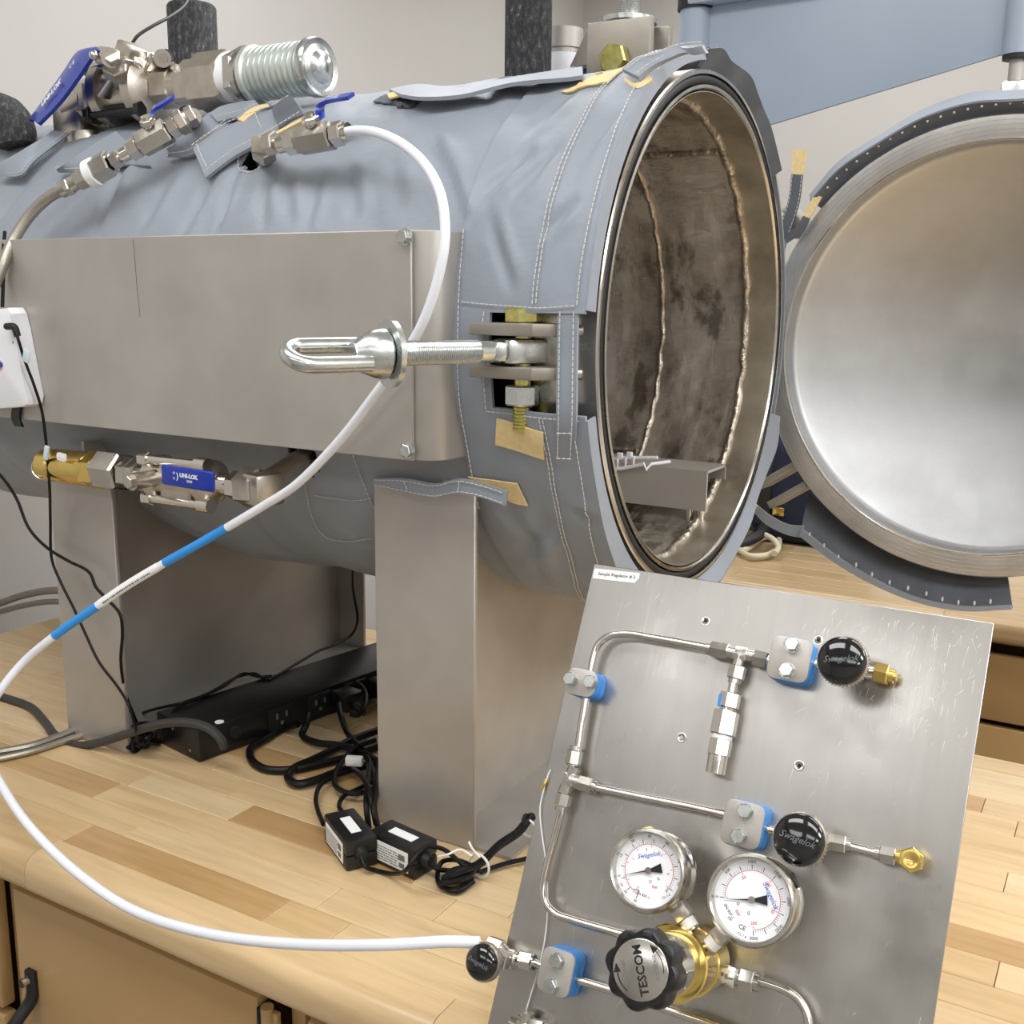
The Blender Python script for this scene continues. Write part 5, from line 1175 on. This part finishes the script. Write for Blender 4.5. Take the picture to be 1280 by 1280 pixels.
# gauges
def gauge(c, R, w0, stem_to, a0, a1, ticks, nums, red, script, extra, vent):
    g = thing_part('pressure_gauge'); c = Vector(c); c.z = 0
    a0 += 11; a1 += 11; nums = [(a + 11, t_) for a, t_ in nums]; red = (red[0], [(a + 11, t_) for a, t_ in red[1]]); vent = (vent[0], vent[1] + 11, vent[2])
    MB().lathe((c.x, c.y, w0 - 0.034), zz_, [(0, R * 0.90), (0.002, R * 0.955), (0.008, R * 0.955), (0.009, R * 0.93), (0.016, R * 0.93), (0.017, R * 0.96), (0.026, R * 0.96)], 64).build('gauge_case', 'shiny', g)
    MB().lathe((c.x, c.y, w0 - 0.009), zz_, [(0, R * 0.93), (0, R * 0.99), (0.0015, R * 1.0), (0.006, R * 1.0), (0.0085, R * 0.965), (0.009, R * 0.91), (0.008, R * 0.875), (0.003, R * 0.86), (0.001, R * 0.86)], 72, cap0=False, cap1=False).build('gauge_bezel', 'steel', g)
    zd = w0 - 0.0075
    d = MB().cyl((c.x, c.y, zd - 0.001), (c.x, c.y, zd), R * 0.865, n=56).build('gauge_dial', 'dial', g)
    def pol(a, r): return Vector((c.x + R * r * math.cos(math.radians(a)), c.y + R * r * math.sin(math.radians(a)), zd))
    bk, br, bb = MB(), MB(), MB()
    for i in range(ticks + 1):
        a = a0 + (a1 - a0) * i / ticks; big = i % 5 == 0
        p, q = pol(a, 0.64), pol(a, 0.74 if big else 0.68)
        bk.box((p + q) / 2, ((q - p).length, 0.0005 if big else 0.0002, 0.0002), Matrix.Rotation(math.radians(a), 3, 'Z'))
    arc = [pol(a0 + (a1 - a0) * k / 60, 0.62) for k in range(61)]
    br.tube(arc, 0.00022, 5, smooth=False)
    for i in range(red[0] + 1):
        a = a0 + (a1 - a0) * i / red[0]
        p, q = pol(a, 0.60), pol(a, 0.55)
        br.box((p + q) / 2, ((q - p).length, 0.0004, 0.0002), Matrix.Rotation(math.radians(a), 3, 'Z'))
    for a, s in nums: bk.text(s, R * 0.10, bmat(pol(a, 0.80), math.radians(a - 90 if math.sin(math.radians(a)) > -0.3 else a + 90), zd + 0.0001), 0.00006)
    for a, s in red[1]: br.text(s, R * 0.10, bmat(pol(a, 0.49), math.radians(a - 90 if math.sin(math.radians(a)) > -0.3 else a + 90), zd + 0.0001), 0.00006)
    bb.text('Swagelok', R * 0.16, bmat(pol(*script[:2]), math.radians(script[2]), zd + 0.0001), 0.00006, shear=0.35)
    for s, a, r, ro, size, col in extra: (bk if col == 'k' else br).text(s, R * size, bmat(pol(a, r), math.radians(ro), zd + 0.0001), 0.00006)
    bk.build('dial_print', 'ink', g); br.build('dial_print', 'red_ink', g); bb.build('dial_print', 'blue_ink', g)
    na = vent[1]
    nb = MB(); t_ = pol(na, 0.66); k_ = pol(na + 180, 0.34); u = (t_ - k_).normalized(); v = Vector((-u.y, u.x, 0))
    nb.prism([tuple((t_)[:2]), tuple((c - v * 0.0006)[:2]), tuple((k_ - v * 0.0034)[:2]), tuple((k_ + v * 0.0034)[:2]), tuple((c + v * 0.0006)[:2])][::-1], Matrix.Translation((0, 0, zd + 0.001)), 0.0005)
    nd = nb.build('needle', 'ink', g)
    MB().cyl((c.x, c.y, zd), (c.x, c.y, zd + 0.0025), 0.0024, n=18).build('needle_hub', 'steel', nd)
    st = Vector(stem_to); cz = Vector((c.x, c.y, w0 - 0.020)); dv = Vector((st.x - c.x, st.y - c.y, 0)).normalized(); e0 = cz + dv * R * 0.93; L = (Vector((st.x, st.y, 0)) - Vector((c.x, c.y, 0))).length - R * 0.93
    st2 = Vector((st.x, st.y, cz.z))
    b = MB(); b.box(Lp(e0, st2, 0.30), (L * 0.55, 0.0125, 0.0125), basis(dv, (0, 0, 1)), bev=0.001); b.cyl(e0 - dv * 0.004, st2, 0.0048, n=16); b.build('gauge_stem', 'castb', g)
    MB().cyl(Lp(e0, st2, 0.60), Lp(e0, st2, 0.92), 0.0058, n=18).build('thread_tape', 'ptfe', g)
    va = vent[0]; p = pol(va, 0.97); p.z = w0 - 0.016
    q = MB(); q.box(p, (0.004, 0.011, 0.008), Matrix.Rotation(math.radians(va), 3, 'Z'), bev=0.001); q.build('vent_plug', vent[2], g)
    return g
g1 = Vector((0.1337, 0.1726, 0.08)); g2 = Vector((0.2114, 0.1736, 0.08))
gauge(g1, 0.0300, 0.080, (RX_ + 0.006, RY_ + 0.024, 0), 245, -35, 60, [(245, '30'), (222, '20'), (208, '10'), (193, '0'), (158, '15'), (124, '30'), (91, '45'), (56, '60'), (20, '75'), (-18, '90')],
      (7, [(235, '-1'), (150, '1'), (100, '3'), (50, '5'), (-5, '6')]), (105, 0.36, 22), [('EN 837-1', -92, 0.60, -5, 0.09, 'k'), ('psi', -30, 0.62, 60, 0.10, 'k'), ('inHg', -112, 0.56, 0, 0.08, 'k'), ('bar', -55, 0.40, 10, 0.11, 'r'), ('CL 1.6', -40, 0.72, 40, 0.08, 'k'), ('G', -70, 0.26, 10, 0.10, 'k'), ('G', -25, 0.30, 30, 0.10, 'k')], (112, 193, 'yzinc'))
gauge(g2, 0.0315, 0.080, (RX_ + 0.019, RY_ + 0.016, 0), 180, -88, 60, [(180, '0'), (135, '500'), (91, '1000'), (46, '1500'), (2, '2000'), (-43, '2500'), (-88, '3000')],
      (4, [(113, '50'), (46, '100'), (-21, '150'), (-86, '200')]), (28, 0.42, -52), [('EN 837-1', -140, 0.60, -45, 0.09, 'k'), ('psi', -128, 0.66, -40, 0.09, 'k'), ('bar', -125, 0.44, -45, 0.11, 'r'), ('CE', -100, 0.64, -12, 0.14, 'k'), ('CL 1.6', -96, 0.79, -10, 0.08, 'k'), ('G', -150, 0.34, -40, 0.10, 'k'), ('G', -95, 0.30, 0, 0.10, 'k')], (40, 183, 'black'))

# ============================================================ white logger on the side cover and thin cables
t = thing('data_logger', 'white plastic data logger strapped to the side cover at the left edge', 'data logger', (-1.20, 0.835, 1.42))
pl = [(-1.2732, 0.825, 1.4688), (-1.1898, 0.825, 1.4774), (-1.183, 0.825, 1.4705), (-1.1837, 0.825, 1.4534), (-1.1636, 0.825, 1.3717), (-1.1663, 0.825, 1.3619), (-1.1775, 0.825, 1.3582), (-1.288, 0.825, 1.3463)]
m = Matrix(((1, 0, 0, 0), (0, 0, 1, 0.824), (0, 1, 0, 0), (0, 0, 0, 1)))
MB().prism([(p[0], p[2]) for p in pl], m, 0.023, bev=0.003).build('case', 'white', t)
p = (-1.2107, 0.8235, 1.4083); MB().cyl((p[0], 0.8242, p[2]), (p[0], 0.8225, p[2]), 0.0035, n=16).build('blue_button', 'blue', t)
p = (-1.225, 0.8235, 1.4077); MB().box((p[0], 0.8238, p[2]), (0.03, 0.001, 0.012), bev=0.0004).build('orange_panel', mat('orange_print', (226, 160, 110), 0.6), t)
p = (-1.1838, 0.8235, 1.4363); MB().cyl((p[0], 0.8242, p[2]), (p[0], 0.8232, p[2]), 0.0009, n=10).build('screw_hole', 'ink', t)
pp = [(-1.2151, 0.845, 1.3583), (-1.2205, 0.845, 1.3408), (-1.2155, 0.845, 1.33)]; MB().ribbon(pp, [(0.008, 0, 0)], 0.003).build('hook_strap', 'black', t)
c = MB().tube([(-1.1827, 0.818, 1.4545), (-1.1665, 0.815, 1.4531), (-1.1606, 0.815, 1.4401), (-1.1599, 0.82, 1.4182), (-1.154, 0.826, 1.3876), (-1.1537, 0.834, 1.356), (-1.1557, 0.838, 1.3202), (-1.1604, 0.842, 1.2875), (-1.1608, 0.842, 1.2572), (-1.1972, 0.866, 1.2081), (-1.2057, 0.87, 1.153), (-1.1912, 0.87, 1.1248), (-1.1692, 0.87, 1.0936), (-1.1477, 0.87, 1.0593), (-1.1261, 0.87, 1.0275), (-1.0949, 0.87, 1.0021), (-1.0695, 0.865, 0.9841), (-1.066, 0.87, 0.9561), (-1.074, 0.88, 0.9287)], 0.0018, 8).build('logger_cable', 'cable')
tag(c, 'thin black cable dropping from the white data logger over the leg front', 'cable')
MB().tube([(-1.1856, 0.818, 1.4554), (-1.1705, 0.818, 1.4548), (-1.1658, 0.818, 1.4446)], 0.0042, 10).build('plug', 'rubber', c)
p = Vector((-1.1494, 0.816, 1.4216)); b = MB(); b.box(p, (0.012, 0.002, 0.016), Matrix.Rotation(0.35, 3, 'Y'), bev=0.001); b.build('cable_flag', mat('pale_blue_label', (205, 224, 230), 0.6), c)
p = Vector((-1.1563, 0.838, 1.3023)); b = MB(); b.box(p, (0.0065, 0.004, 0.018), Matrix.Rotation(0.3, 3, 'Y'), bev=0.001); b.build('cable_flag', bpy.data.materials['pale_blue_label'], c)
c = MB().tube([(-1.3325, 0.87, 1.274), (-1.2973, 0.87, 1.2544), (-1.2703, 0.87, 1.2291), (-1.2485, 0.87, 1.1906), (-1.2151, 0.87, 1.1689), (-1.1735, 0.87, 1.1563), (-1.1327, 0.87, 1.1461), (-1.1222, 0.87, 1.1287), (-1.098, 0.87, 1.1135), (-1.08, 0.87, 1.0996), (-1.0776, 0.87, 1.0769), (-1.084, 0.87, 1.0386), (-1.115, 0.9, 0.9739), (-1.1208, 0.92, 0.9262)], 0.0020, 8).build('sensor_cable', 'cable')
tag(c, 'thin black cable entering from the left edge and kinking down the leg side', 'cable')
c = MB().tube([(-1.2345, 0.86, 1.5683), (-1.2155, 0.842, 1.5387), (-1.2193, 0.842, 1.5101), (-1.2165, 0.836, 1.4775)], 0.0022, 8).build('sensor_cable', 'cable')
tag(c, 'short black cable running up from the top of the white logger', 'cable')

# ============================================================ on the worktop: power strip, adapters, cables
def zrect(o, a, bq, h): return o
PA = Vector((-1.0016, 0.916, 0.9)); PB_ = Vector((-0.949, 1.2173, 0.9)); u = (PB_ - PA).normalized(); v = Vector((-u.y, u.x, 0)); Lp_ = 0.56; Wd = 0.098
rot = Matrix((u, v, Vector((0, 0, 1)))).transposed()
t = thing('power_strip', 'black metal rack power strip lying on the worktop under the vessel', 'power strip', PA + u * 0.25 + v * 0.05)
def pq(a, b_, z): return PA + u * a + v * b_ + Vector((0, 0, z))
MB().box(pq(Lp_ / 2, Wd / 2, 0.0225), (Lp_, Wd, 0.044), rot, bev=0.002).build('housing', 'black', t)
for a, z in ((0.0, 0.012), (0.0, 0.030)):
    MB().cyl(pq(-0.001, Wd * (0.2 if z < 0.02 else 0.62), z), pq(0.0015, Wd * (0.2 if z < 0.02 else 0.62), z), 0.0022, n=10).build('end_screw', 'zinc', t)
for k in range(6):
    a = 0.13 + k * 0.068
    s = MB().box(pq(a, -0.0012, 0.024), (0.042, 0.005, 0.030), rot, bev=0.001).build('socket', 'rubber', t)
    b = MB()
    for da, dz, w_, h_ in ((-0.008, 0.004, 0.003, 0.008), (0.008, 0.004, 0.003, 0.008), (0, -0.007, 0.005, 0.005)): b.box(pq(a + da, -0.0036, 0.024 + dz), (w_, 0.001, h_), rot)
    b.build('socket_slot', 'grey_ink', s)
p = pq(0.055, -0.001, 0.026); MB().cyl(p, p - v * 0.004, 0.009, n=16).build('cord_grommet', 'rubber', t)
p = Vector((-0.998, 0.9513, 0.93)); MB().cyl(pq(0.035, 0.004, 0.0445), pq(0.035, 0.004, 0.0455), 0.006, n=14).build('white_dot', 'label', t)
for k, lab in ((1, 'black plug in the middle of the power strip'), (2, 'black plug beside the cable tangle on the power strip'), (3, 'black plug at the far visible end of the power strip')):
    a = 0.13 + (k + 0.5) * 0.068
    pgt = thing('mains_plug', lab, 'plug', pq(a, -0.02, 0.024), 'plugs in the power strip')
    MB().box(pq(a, -0.021, 0.026), (0.034, 0.036, 0.028), rot, bev=0.005).build('plug_body', 'black', pgt)
    MB().cyl(pq(a, -0.038, 0.022), pq(a, -0.058, 0.014), 0.006, 0.0045, n=12).build('strain_relief', 'rubber', pgt)
def cable(label, pts, r, m='cable', name='power_cable', cat='cable', **kw):
    o = MB().tube(pts, r, 9, **kw).build(name, m); tag(o, label, cat, {'power_cable': 'cords around the power strip', 'conduit': 'grey conduits on the left worktop', 'grey_hose': 'grey hose loops behind the left leg'}[name]); return o
cable('thick dark grey cord lying across the left worktop and over to the power strip', [(-1.4324, 0.9151, 0.906), (-1.3932, 0.9168, 0.906), (-1.3401, 0.9132, 0.906), (-1.2764, 0.89, 0.906), (-1.2204, 0.8661, 0.906)] + [(-1.194, 0.868, 0.8987), (-1.1463, 0.872, 0.9105), (-1.0868, 0.876, 0.9361), (-1.0359, 0.885, 0.9574), (-0.9959, 0.895, 0.9649), (-0.9666, 0.903, 0.9599), (-0.9518, 0.908, 0.9454), (-0.9523, 0.912, 0.9352)], 0.0058, 'grey_cable')
cable('ribbed beige-grey conduit crossing the worktop at the left, upper of two', [(-1.2462, 0.7778, 0.908), (-1.2289, 0.8002, 0.908), (-1.2159, 0.8263, 0.908), (-1.2117, 0.8597, 0.908), (-1.2119, 0.8915, 0.908), (-1.2121, 0.9313, 0.908), (-1.2123, 0.9658, 0.908)], 0.0055, 'hose_steel', 'conduit', 'conduit')
cable('smooth grey conduit lying below the ribbed one at the left edge', [(-1.2302, 0.7668, 0.905), (-1.2174, 0.7919, 0.905), (-1.2065, 0.8192, 0.905), (-1.1997, 0.8566, 0.905), (-1.195, 0.891, 0.905)], 0.0045, 'hose_steel', 'conduit', 'conduit')
cable('grey hose loop rising behind the left leg, upper of two', [(-1.985, 1.25, 0.8604), (-1.9034, 1.25, 0.8901), (-1.8253, 1.25, 0.9185), (-1.7368, 1.25, 0.9416), (-1.636, 1.25, 0.9508), (-1.5499, 1.25, 0.9445)], 0.007, 'hose_steel', 'grey_hose', 'hose')
cable('grey hose loop rising behind the left leg, lower of two', [(-1.9875, 1.25, 0.8432), (-1.9059, 1.25, 0.8716), (-1.828, 1.25, 0.8972), (-1.7394, 1.25, 0.9192), (-1.6382, 1.25, 0.929), (-1.5517, 1.25, 0.9247)], 0.0055, 'hose_steel', 'grey_hose', 'hose')
cable('thin black cable hanging from the vessel underside behind the front leg', [(-1.0136, 1.25, 1.0918), (-1.0536, 1.3, 1.0308), (-1.0626, 1.32, 0.9774), (-1.083, 1.33, 0.9466), (-1.0838, 1.3, 0.9411), (-1.0833, 1.25, 0.942), (-1.0725, 1.2, 0.9441), (-1.0576, 1.13, 0.9452), (-1.0533, 1.1, 0.9455)], 0.0022)
cable('thick black cord looped on the worktop in front of the power strip, outer loop', [(-0.9489, 1.045, 0.92), (-0.9772, 1.0435, 0.906), (-0.9731, 1.0045, 0.906), (-0.9692, 0.9762, 0.906), (-0.9375, 0.9462, 0.906), (-0.9044, 0.9388, 0.906), (-0.8787, 0.9547, 0.906), (-0.8595, 0.9861, 0.906), (-0.8401, 1.0269, 0.906), (-0.8279, 1.0795, 0.906)], 0.0052)
cable('thick black cord looped on the worktop in front of the power strip, inner loop', [(-0.7959, 1.0205, 0.908), (-0.8201, 0.9861, 0.908), (-0.8306, 0.9447, 0.908), (-0.8424, 0.9244, 0.908), (-0.8644, 0.9316, 0.908), (-0.8763, 0.9567, 0.908), (-0.8732, 0.9866, 0.908), (-0.8706, 1.0233, 0.908), (-0.8696, 1.0636, 0.908), (-0.8591, 1.1117, 0.908)], 0.0052)
cable('black cord running from the middle plug into the tangle', [(-0.9514, 1.0693, 0.925), (-0.9387, 1.0513, 0.92), (-0.9355, 1.0391, 0.91), (-0.9024, 1.0284, 0.91), (-0.8686, 1.0373, 0.91), (-0.8334, 1.0352, 0.91), (-0.7863, 1.0214, 0.91)], 0.0048)
cable('black cord dropping from a plug to the tangle beside the front leg', [(-0.9314, 1.1125, 0.93), (-0.9092, 1.0889, 0.925), (-0.8892, 1.0776, 0.91), (-0.853, 1.0531, 0.91), (-0.8186, 1.0298, 0.91), (-0.7823, 0.9963, 0.91), (-0.7451, 0.9545, 0.91)], 0.0042)
cable('black cord bending around the far plug', [(-0.9505, 1.1744, 0.94), (-0.9286, 1.1652, 0.935), (-0.9036, 1.137, 0.93), (-0.8982, 1.1136, 0.92), (-0.9095, 1.11, 0.92)], 0.0032)
cable('thin black cord coiled in the tangle, large coil', [(-0.8251, 1.0587, 0.92), (-0.8386, 1.0336, 0.915), (-0.8313, 0.9967, 0.912), (-0.813, 0.9589, 0.912), (-0.7884, 0.9353, 0.912), (-0.7643, 0.9328, 0.912), (-0.7517, 0.9505, 0.912), (-0.7541, 0.9823, 0.912)], 0.0034)
cable('thin black cord coiled in the tangle, standing loop', [(-0.8049, 0.9833, 0.915), (-0.7604, 0.9467, 0.93), (-0.7134, 0.9021, 0.94), (-0.6985, 0.8886, 0.93), (-0.6962, 0.891, 0.91)], 0.0034)
cable('thin black cord hanging in the tangle, front strand', [(-0.773, 0.9785, 0.93), (-0.7284, 0.9168, 0.935), (-0.7046, 0.8848, 0.93), (-0.6962, 0.8779, 0.91)], 0.0034)
cable('thin black cord hanging in the tangle, rear strand', [(-0.7701, 0.9939, 0.93), (-0.7134, 0.914, 0.94), (-0.6911, 0.8819, 0.93), (-0.6819, 0.8781, 0.91)], 0.0034)
cable('thin black lead from the left adapter up into the tangle', [(-0.738, 0.8495, 0.917), (-0.7751, 0.8829, 0.91), (-0.7953, 0.9037, 0.91), (-0.8147, 0.9366, 0.91), (-0.8128, 0.9693, 0.91), (-0.8018, 1.0034, 0.91), (-0.7919, 1.0321, 0.91)], 0.0028)
cable('thin black lead from the right adapter up into the tangle', [(-0.6763, 0.8538, 0.915), (-0.6992, 0.8631, 0.912), (-0.7375, 0.8878, 0.91), (-0.7589, 0.9023, 0.91), (-0.771, 0.926, 0.91), (-0.7681, 0.9528, 0.91), (-0.7649, 0.9884, 0.91)], 0.0028)
cable('thin black cord along the back of the power strip', [(-1.1792, 0.9633, 0.91), (-1.1248, 0.9556, 0.935), (-1.0848, 0.9697, 0.948), (-1.0859, 1.0176, 0.946), (-1.0985, 1.0897, 0.946), (-1.0879, 1.1084, 0.946), (-1.0572, 1.096, 0.946)], 0.0022)
cable('thin black cord draped across the power strip top', [(-1.0742, 0.9243, 0.935), (-1.0798, 0.9538, 0.9475), (-1.0806, 0.9948, 0.9475), (-1.0843, 1.0436, 0.9475), (-1.0979, 1.0973, 0.9475), (-1.0686, 1.0998, 0.9475), (-1.0561, 1.1116, 0.9475)], 0.0022)
b = MB()
for k in range(7):
    rr = random.Random(k + 40); b.tube([Vector((-1.1033, 0.898, 0.904)) + Vector((rr.uniform(-0.004, 0.03), rr.uniform(-0.01, 0.03), rr.uniform(0, 0.035))) for _ in range(4)], 0.0035, 7)
o = b.build('cable_knot', 'cable'); tag(o, 'crumpled knot of black cable at the foot of the left leg', 'cable', kind='stuff')
for x, y, a in ((443, 952, 0.3), (466, 962, 0.9), (436, 1012, 1.2)):
    pass
def adapter(label, A, Bq, C, h, label_on):
    A, Bq, C = Vector(A), Vector(Bq), Vector(C)
    u = (Bq - A); L = u.length; u.normalize(); w_ = (C - Bq); w_ = w_ - u * w_.dot(u); wd = max(0.036, w_.length); v = Vector((-u.y, u.x, 0))
    if v.dot(C - Bq) < 0: v = -v
    t = thing('power_adapter', label, 'power adapter', (A + Bq) / 2 + v * wd / 2, 'power adapters by the front leg')
    rot = Matrix((u, v, u.cross(v))).transposed()
    def q(a, b_, z): return A + u * a + v * b_ + Vector((0, 0, z))
    MB().box(q(L / 2, wd / 2, h * 0.25), (L, wd, h * 0.5), rot, bev=0.003).build('lower_shell', 'black', t)
    MB().box(q(L / 2, wd / 2, h * 0.75), (L, wd, h * 0.5), rot, bev=0.003).build('upper_shell', 'black', t)
    lb = MB().box(q(L * 0.5, -0.0002, h * 0.5), (L * 0.74, 0.0008, h * 0.66), rot).build('rating_label', 'label', t)
    b = MB(); rr = random.Random(9)
    for r_ in range(6):
        x = L * 0.16
        while x < L * 0.62:
            w0 = rr.uniform(0.002, 0.006); b.box(q(x + w0 / 2, -0.0007, h * (0.26 + 0.085 * r_)), (w0, 0.0003, h * 0.03), rot); x += w0 + 0.0012
    b.box(q(L * 0.74, -0.0007, h * 0.6), (L * 0.13, 0.0003, h * 0.2), rot); b.box(q(L * 0.74, -0.0007, h * 0.34), (L * 0.11, 0.0003, h * 0.16), rot)
    b.build('label_print', 'grey_ink', lb)
    MB().box(q(L * 0.52, wd * 0.5, h + 0.0003), (L * 0.5, wd * 0.32, 0.0006), rot).build('top_sticker', 'label', t)
    p = q(L, wd * 0.45, h * 0.55); MB().cyl(p, p + u * 0.008, 0.0075, 0.005, n=16).build('strain_relief', 'rubber', t)
    return p + u * 0.008
e1 = adapter('black power adapter nearest the worktop front, turned toward the viewer', (-0.7323, 0.8434, 0.9), (-0.6693, 0.805, 0.9), (-0.6578, 0.8215, 0.9), 0.034, 0)
e2 = adapter('black power adapter lying against the front leg, right of its twin', (-0.6672, 0.8389, 0.9), (-0.5982, 0.8284, 0.9), (-0.5926, 0.8465, 0.9), 0.034, 0)
cable('short black lead curling out of the left adapter', [e1 - Vector((0.004, 0, 0)), e1 + Vector((0.006, -0.004, -0.008))] + [(-0.6425, 0.821, 0.903), (-0.6191, 0.8178, 0.908), (-0.5836, 0.7974, 0.935), (-0.5818, 0.8088, 0.945), (-0.588, 0.8387, 0.938), (-0.5783, 0.854, 0.93), (-0.5596, 0.8559, 0.92), (-0.5462, 0.8582, 0.912)], 0.0024)
cable('black lead from the right adapter into the tied bundle', [e2 - Vector((0.004, 0, 0)), e2 + Vector((0.008, 0.0, -0.006))] + [(-0.575, 0.8564, 0.906), (-0.5589, 0.8625, 0.906), (-0.5408, 0.8652, 0.912)], 0.0026)
bt = thing('cable_bundle', 'bundle of black leads folded together with a white tie beside the front leg', 'cable bundle', (-0.5545, 0.887, 0.9))
rb = random.Random(21)
ends = [((-0.5651, 0.83, 0.904), (-0.5403, 0.9382, 0.93)), ]
for k in range(9):
    j = lambda s: Vector((rb.uniform(-s, s), rb.uniform(-s, s), rb.uniform(0, s)))
    base = [(-0.5603, 0.8286, 0.908), (-0.5538, 0.847, 0.908), (-0.5472, 0.8706, 0.912), (-0.5414, 0.9062, 0.918), (-0.5359, 0.9393, 0.925), (-0.532, 0.9535, 0.935)]
    q = [Vector(p) + j(0.0045 if i != 2 else 0.003) for i, p in enumerate(base)]
    n_ = Vector((rb.uniform(-0.010, 0.010), rb.uniform(-0.006, 0.010), rb.uniform(0, 0.008)))
    q[1] += n_; q[0] += n_ * 0.6
    MB().tube([q[0] + Vector((-0.002, 0, 0))] + q, 0.0026, 8).build('lead', 'cable', bt)
for pts in ([(-0.5474, 0.8709, 0.91), (-0.5678, 0.8607, 0.918), (-0.5839, 0.8575, 0.912), (-0.5817, 0.8469, 0.905), (-0.5642, 0.8286, 0.905), (-0.5483, 0.8312, 0.905), (-0.546, 0.8578, 0.905)], [(-0.5473, 0.8755, 0.905), (-0.5628, 0.8561, 0.908), (-0.5717, 0.8456, 0.905), (-0.5597, 0.8278, 0.905), (-0.5453, 0.8296, 0.905), (-0.5412, 0.8534, 0.905)], [(-0.5447, 0.8713, 0.906), (-0.5315, 0.8983, 0.906), (-0.5183, 0.918, 0.906), (-0.5049, 0.9381, 0.906)]):
    MB().tube(pts, 0.0026, 8).build('lead', 'cable', bt)
p = Vector((-0.5439, 0.8684, 0.915)); d = (Vector((-0.5437, 0.9356, 0.915)) - Vector((-0.5517, 0.8217, 0.915))).normalized()
b = MB(); b.torus(p, d, 0.0125, 0.0014, 24, 6); b.tube([(-0.5416, 0.8508, 0.935), (-0.5562, 0.8506, 0.938), (-0.5643, 0.8406, 0.935), (-0.5751, 0.8388, 0.93)], 0.0012, 6); b.tube([(-0.5358, 0.8569, 0.932), (-0.5455, 0.8568, 0.94), (-0.5505, 0.8584, 0.945)], 0.0012, 6); b.build('twist_tie', 'tie', bt); MB().torus(Vector((-0.5311, 0.9486, 0.925)), d, 0.010, 0.0014, 20, 6).build('twist_tie', 'tie', bt)
b = MB(); p = Vector((-0.8017, 0.9844, 0.925)); b.box(p, (0.022, 0.010, 0.012), Matrix.Rotation(0.4, 3, 'Z'), bev=0.002); o = b.build('cord_tag', 'tie'); tag(o, 'small white paper tag wrapped on a cord in the tangle', 'tag')

# ============================================================ inside the vessel: white comb strip on the rail
t = thing('comb_strip', 'white plastic comb strip lying on the channel rail inside the vessel', 'comb strip', (-0.60, 1.30, 1.285))
sA = [(-0.6379, 1.29, 1.2803), (-0.5965, 1.29, 1.2893), (-0.5621, 1.29, 1.2954), (-0.5349, 1.29, 1.2945)]; sB = [(-0.635, 1.29, 1.2652), (-0.596, 1.29, 1.2742), (-0.5616, 1.29, 1.2827), (-0.5348, 1.29, 1.2914)]
for nm, a, b_ in (('upper_bar', [(-0.6413, 1.285, 1.2784), (-0.5826, 1.285, 1.29), (-0.535, 1.285, 1.2941)], 0.0022), ('lower_bar', [(-0.6359, 1.275, 1.265), (-0.5776, 1.275, 1.2779), (-0.5494, 1.275, 1.2857), (-0.5437, 1.27, 1.2796), (-0.5394, 1.275, 1.2866), (-0.5191, 1.29, 1.2896)], 0.0022)):
    MB().tube(a, b_, 8, smooth=False).build(nm, 'white', t)
for p in [(-0.6235, 1.285, 1.2843), (-0.6117, 1.285, 1.2864), (-0.5885, 1.285, 1.2916), (-0.5747, 1.285, 1.2939)]: MB().box(p, (0.0078, 0.004, 0.009), bev=0.0008).build('tooth', 'white', t)
for p in [(-0.6243, 1.28, 1.273), (-0.6125, 1.28, 1.2762), (-0.6009, 1.28, 1.2794), (-0.5893, 1.28, 1.2815), (-0.5778, 1.28, 1.2836), (-0.5664, 1.28, 1.2867)]: MB().box(p, (0.002, 0.003, 0.014), bev=0.0005).build('cross_bar', 'white', t)

# ============================================================ clutter on the far bench, in the gap beside the door
t = thing('tool_bag', 'dark navy fabric tool bag on the far bench behind the door edge', 'bag', (-0.70, 2.5, 0.9))
b = MB(); b.box((-0.70, 2.66, 1.035), (0.33, 0.20, 0.265), bev=0.04, seg=4); b.build('bag_body', 'navy', t)
MB().ribbon([(-0.78, 2.556, 0.95), (-0.78, 2.553, 1.04), (-0.775, 2.57, 1.13), (-0.74, 2.61, 1.17)], [(0.018, 0, 0)], 0.006).build('webbing', 'rubber', t)
MB().box((-0.74, 2.556, 0.985), (0.03, 0.012, 0.022), bev=0.003).build('buckle', 'brass', t)
b = MB(); b.tube([(-0.78, 2.6, 1.15), (-0.76, 2.57, 1.21), (-0.70, 2.57, 1.22), (-0.66, 2.6, 1.15)], 0.011, 10); b.build('carry_handle', 'rubber', t)
t = thing('scissors', 'scissors with beige ring handles lying on the far bench', 'scissors', (-0.769, 2.4815, 0.91))
b = MB(); b.tube([(-0.7984, 2.4323, 0.912), (-0.744, 2.3627, 0.912), (-0.715, 2.3909, 0.912), (-0.7171, 2.4853, 0.912), (-0.7518, 2.5863, 0.912), (-0.7771, 2.5696, 0.912), (-0.7745, 2.4678, 0.912), (-0.7773, 2.4167, 0.912)], 0.007, 10, closed=True); b.build('ring_handle', 'handle_metal', t)
b = MB(); b.tube([(-0.751, 2.4815, 0.94), (-0.7236, 2.4638, 0.935), (-0.6997, 2.4314, 0.925), (-0.6944, 2.3838, 0.92)], 0.007, 10); b.build('ring_handle', 'handle_metal', t)
MB().tube([(-0.7994, 2.4111, 0.92), (-0.7749, 2.4359, 0.93), (-0.7591, 2.4762, 0.94), (-0.7638, 2.5265, 0.95)], 0.013, 12).build('pivot_arm', 'rubber', t)
MB().cyl((-0.7918, 2.4972, 0.94), (-0.7985, 2.4585, 0.97), 0.013, n=16).build('grey_ferrule', 'castb', t)
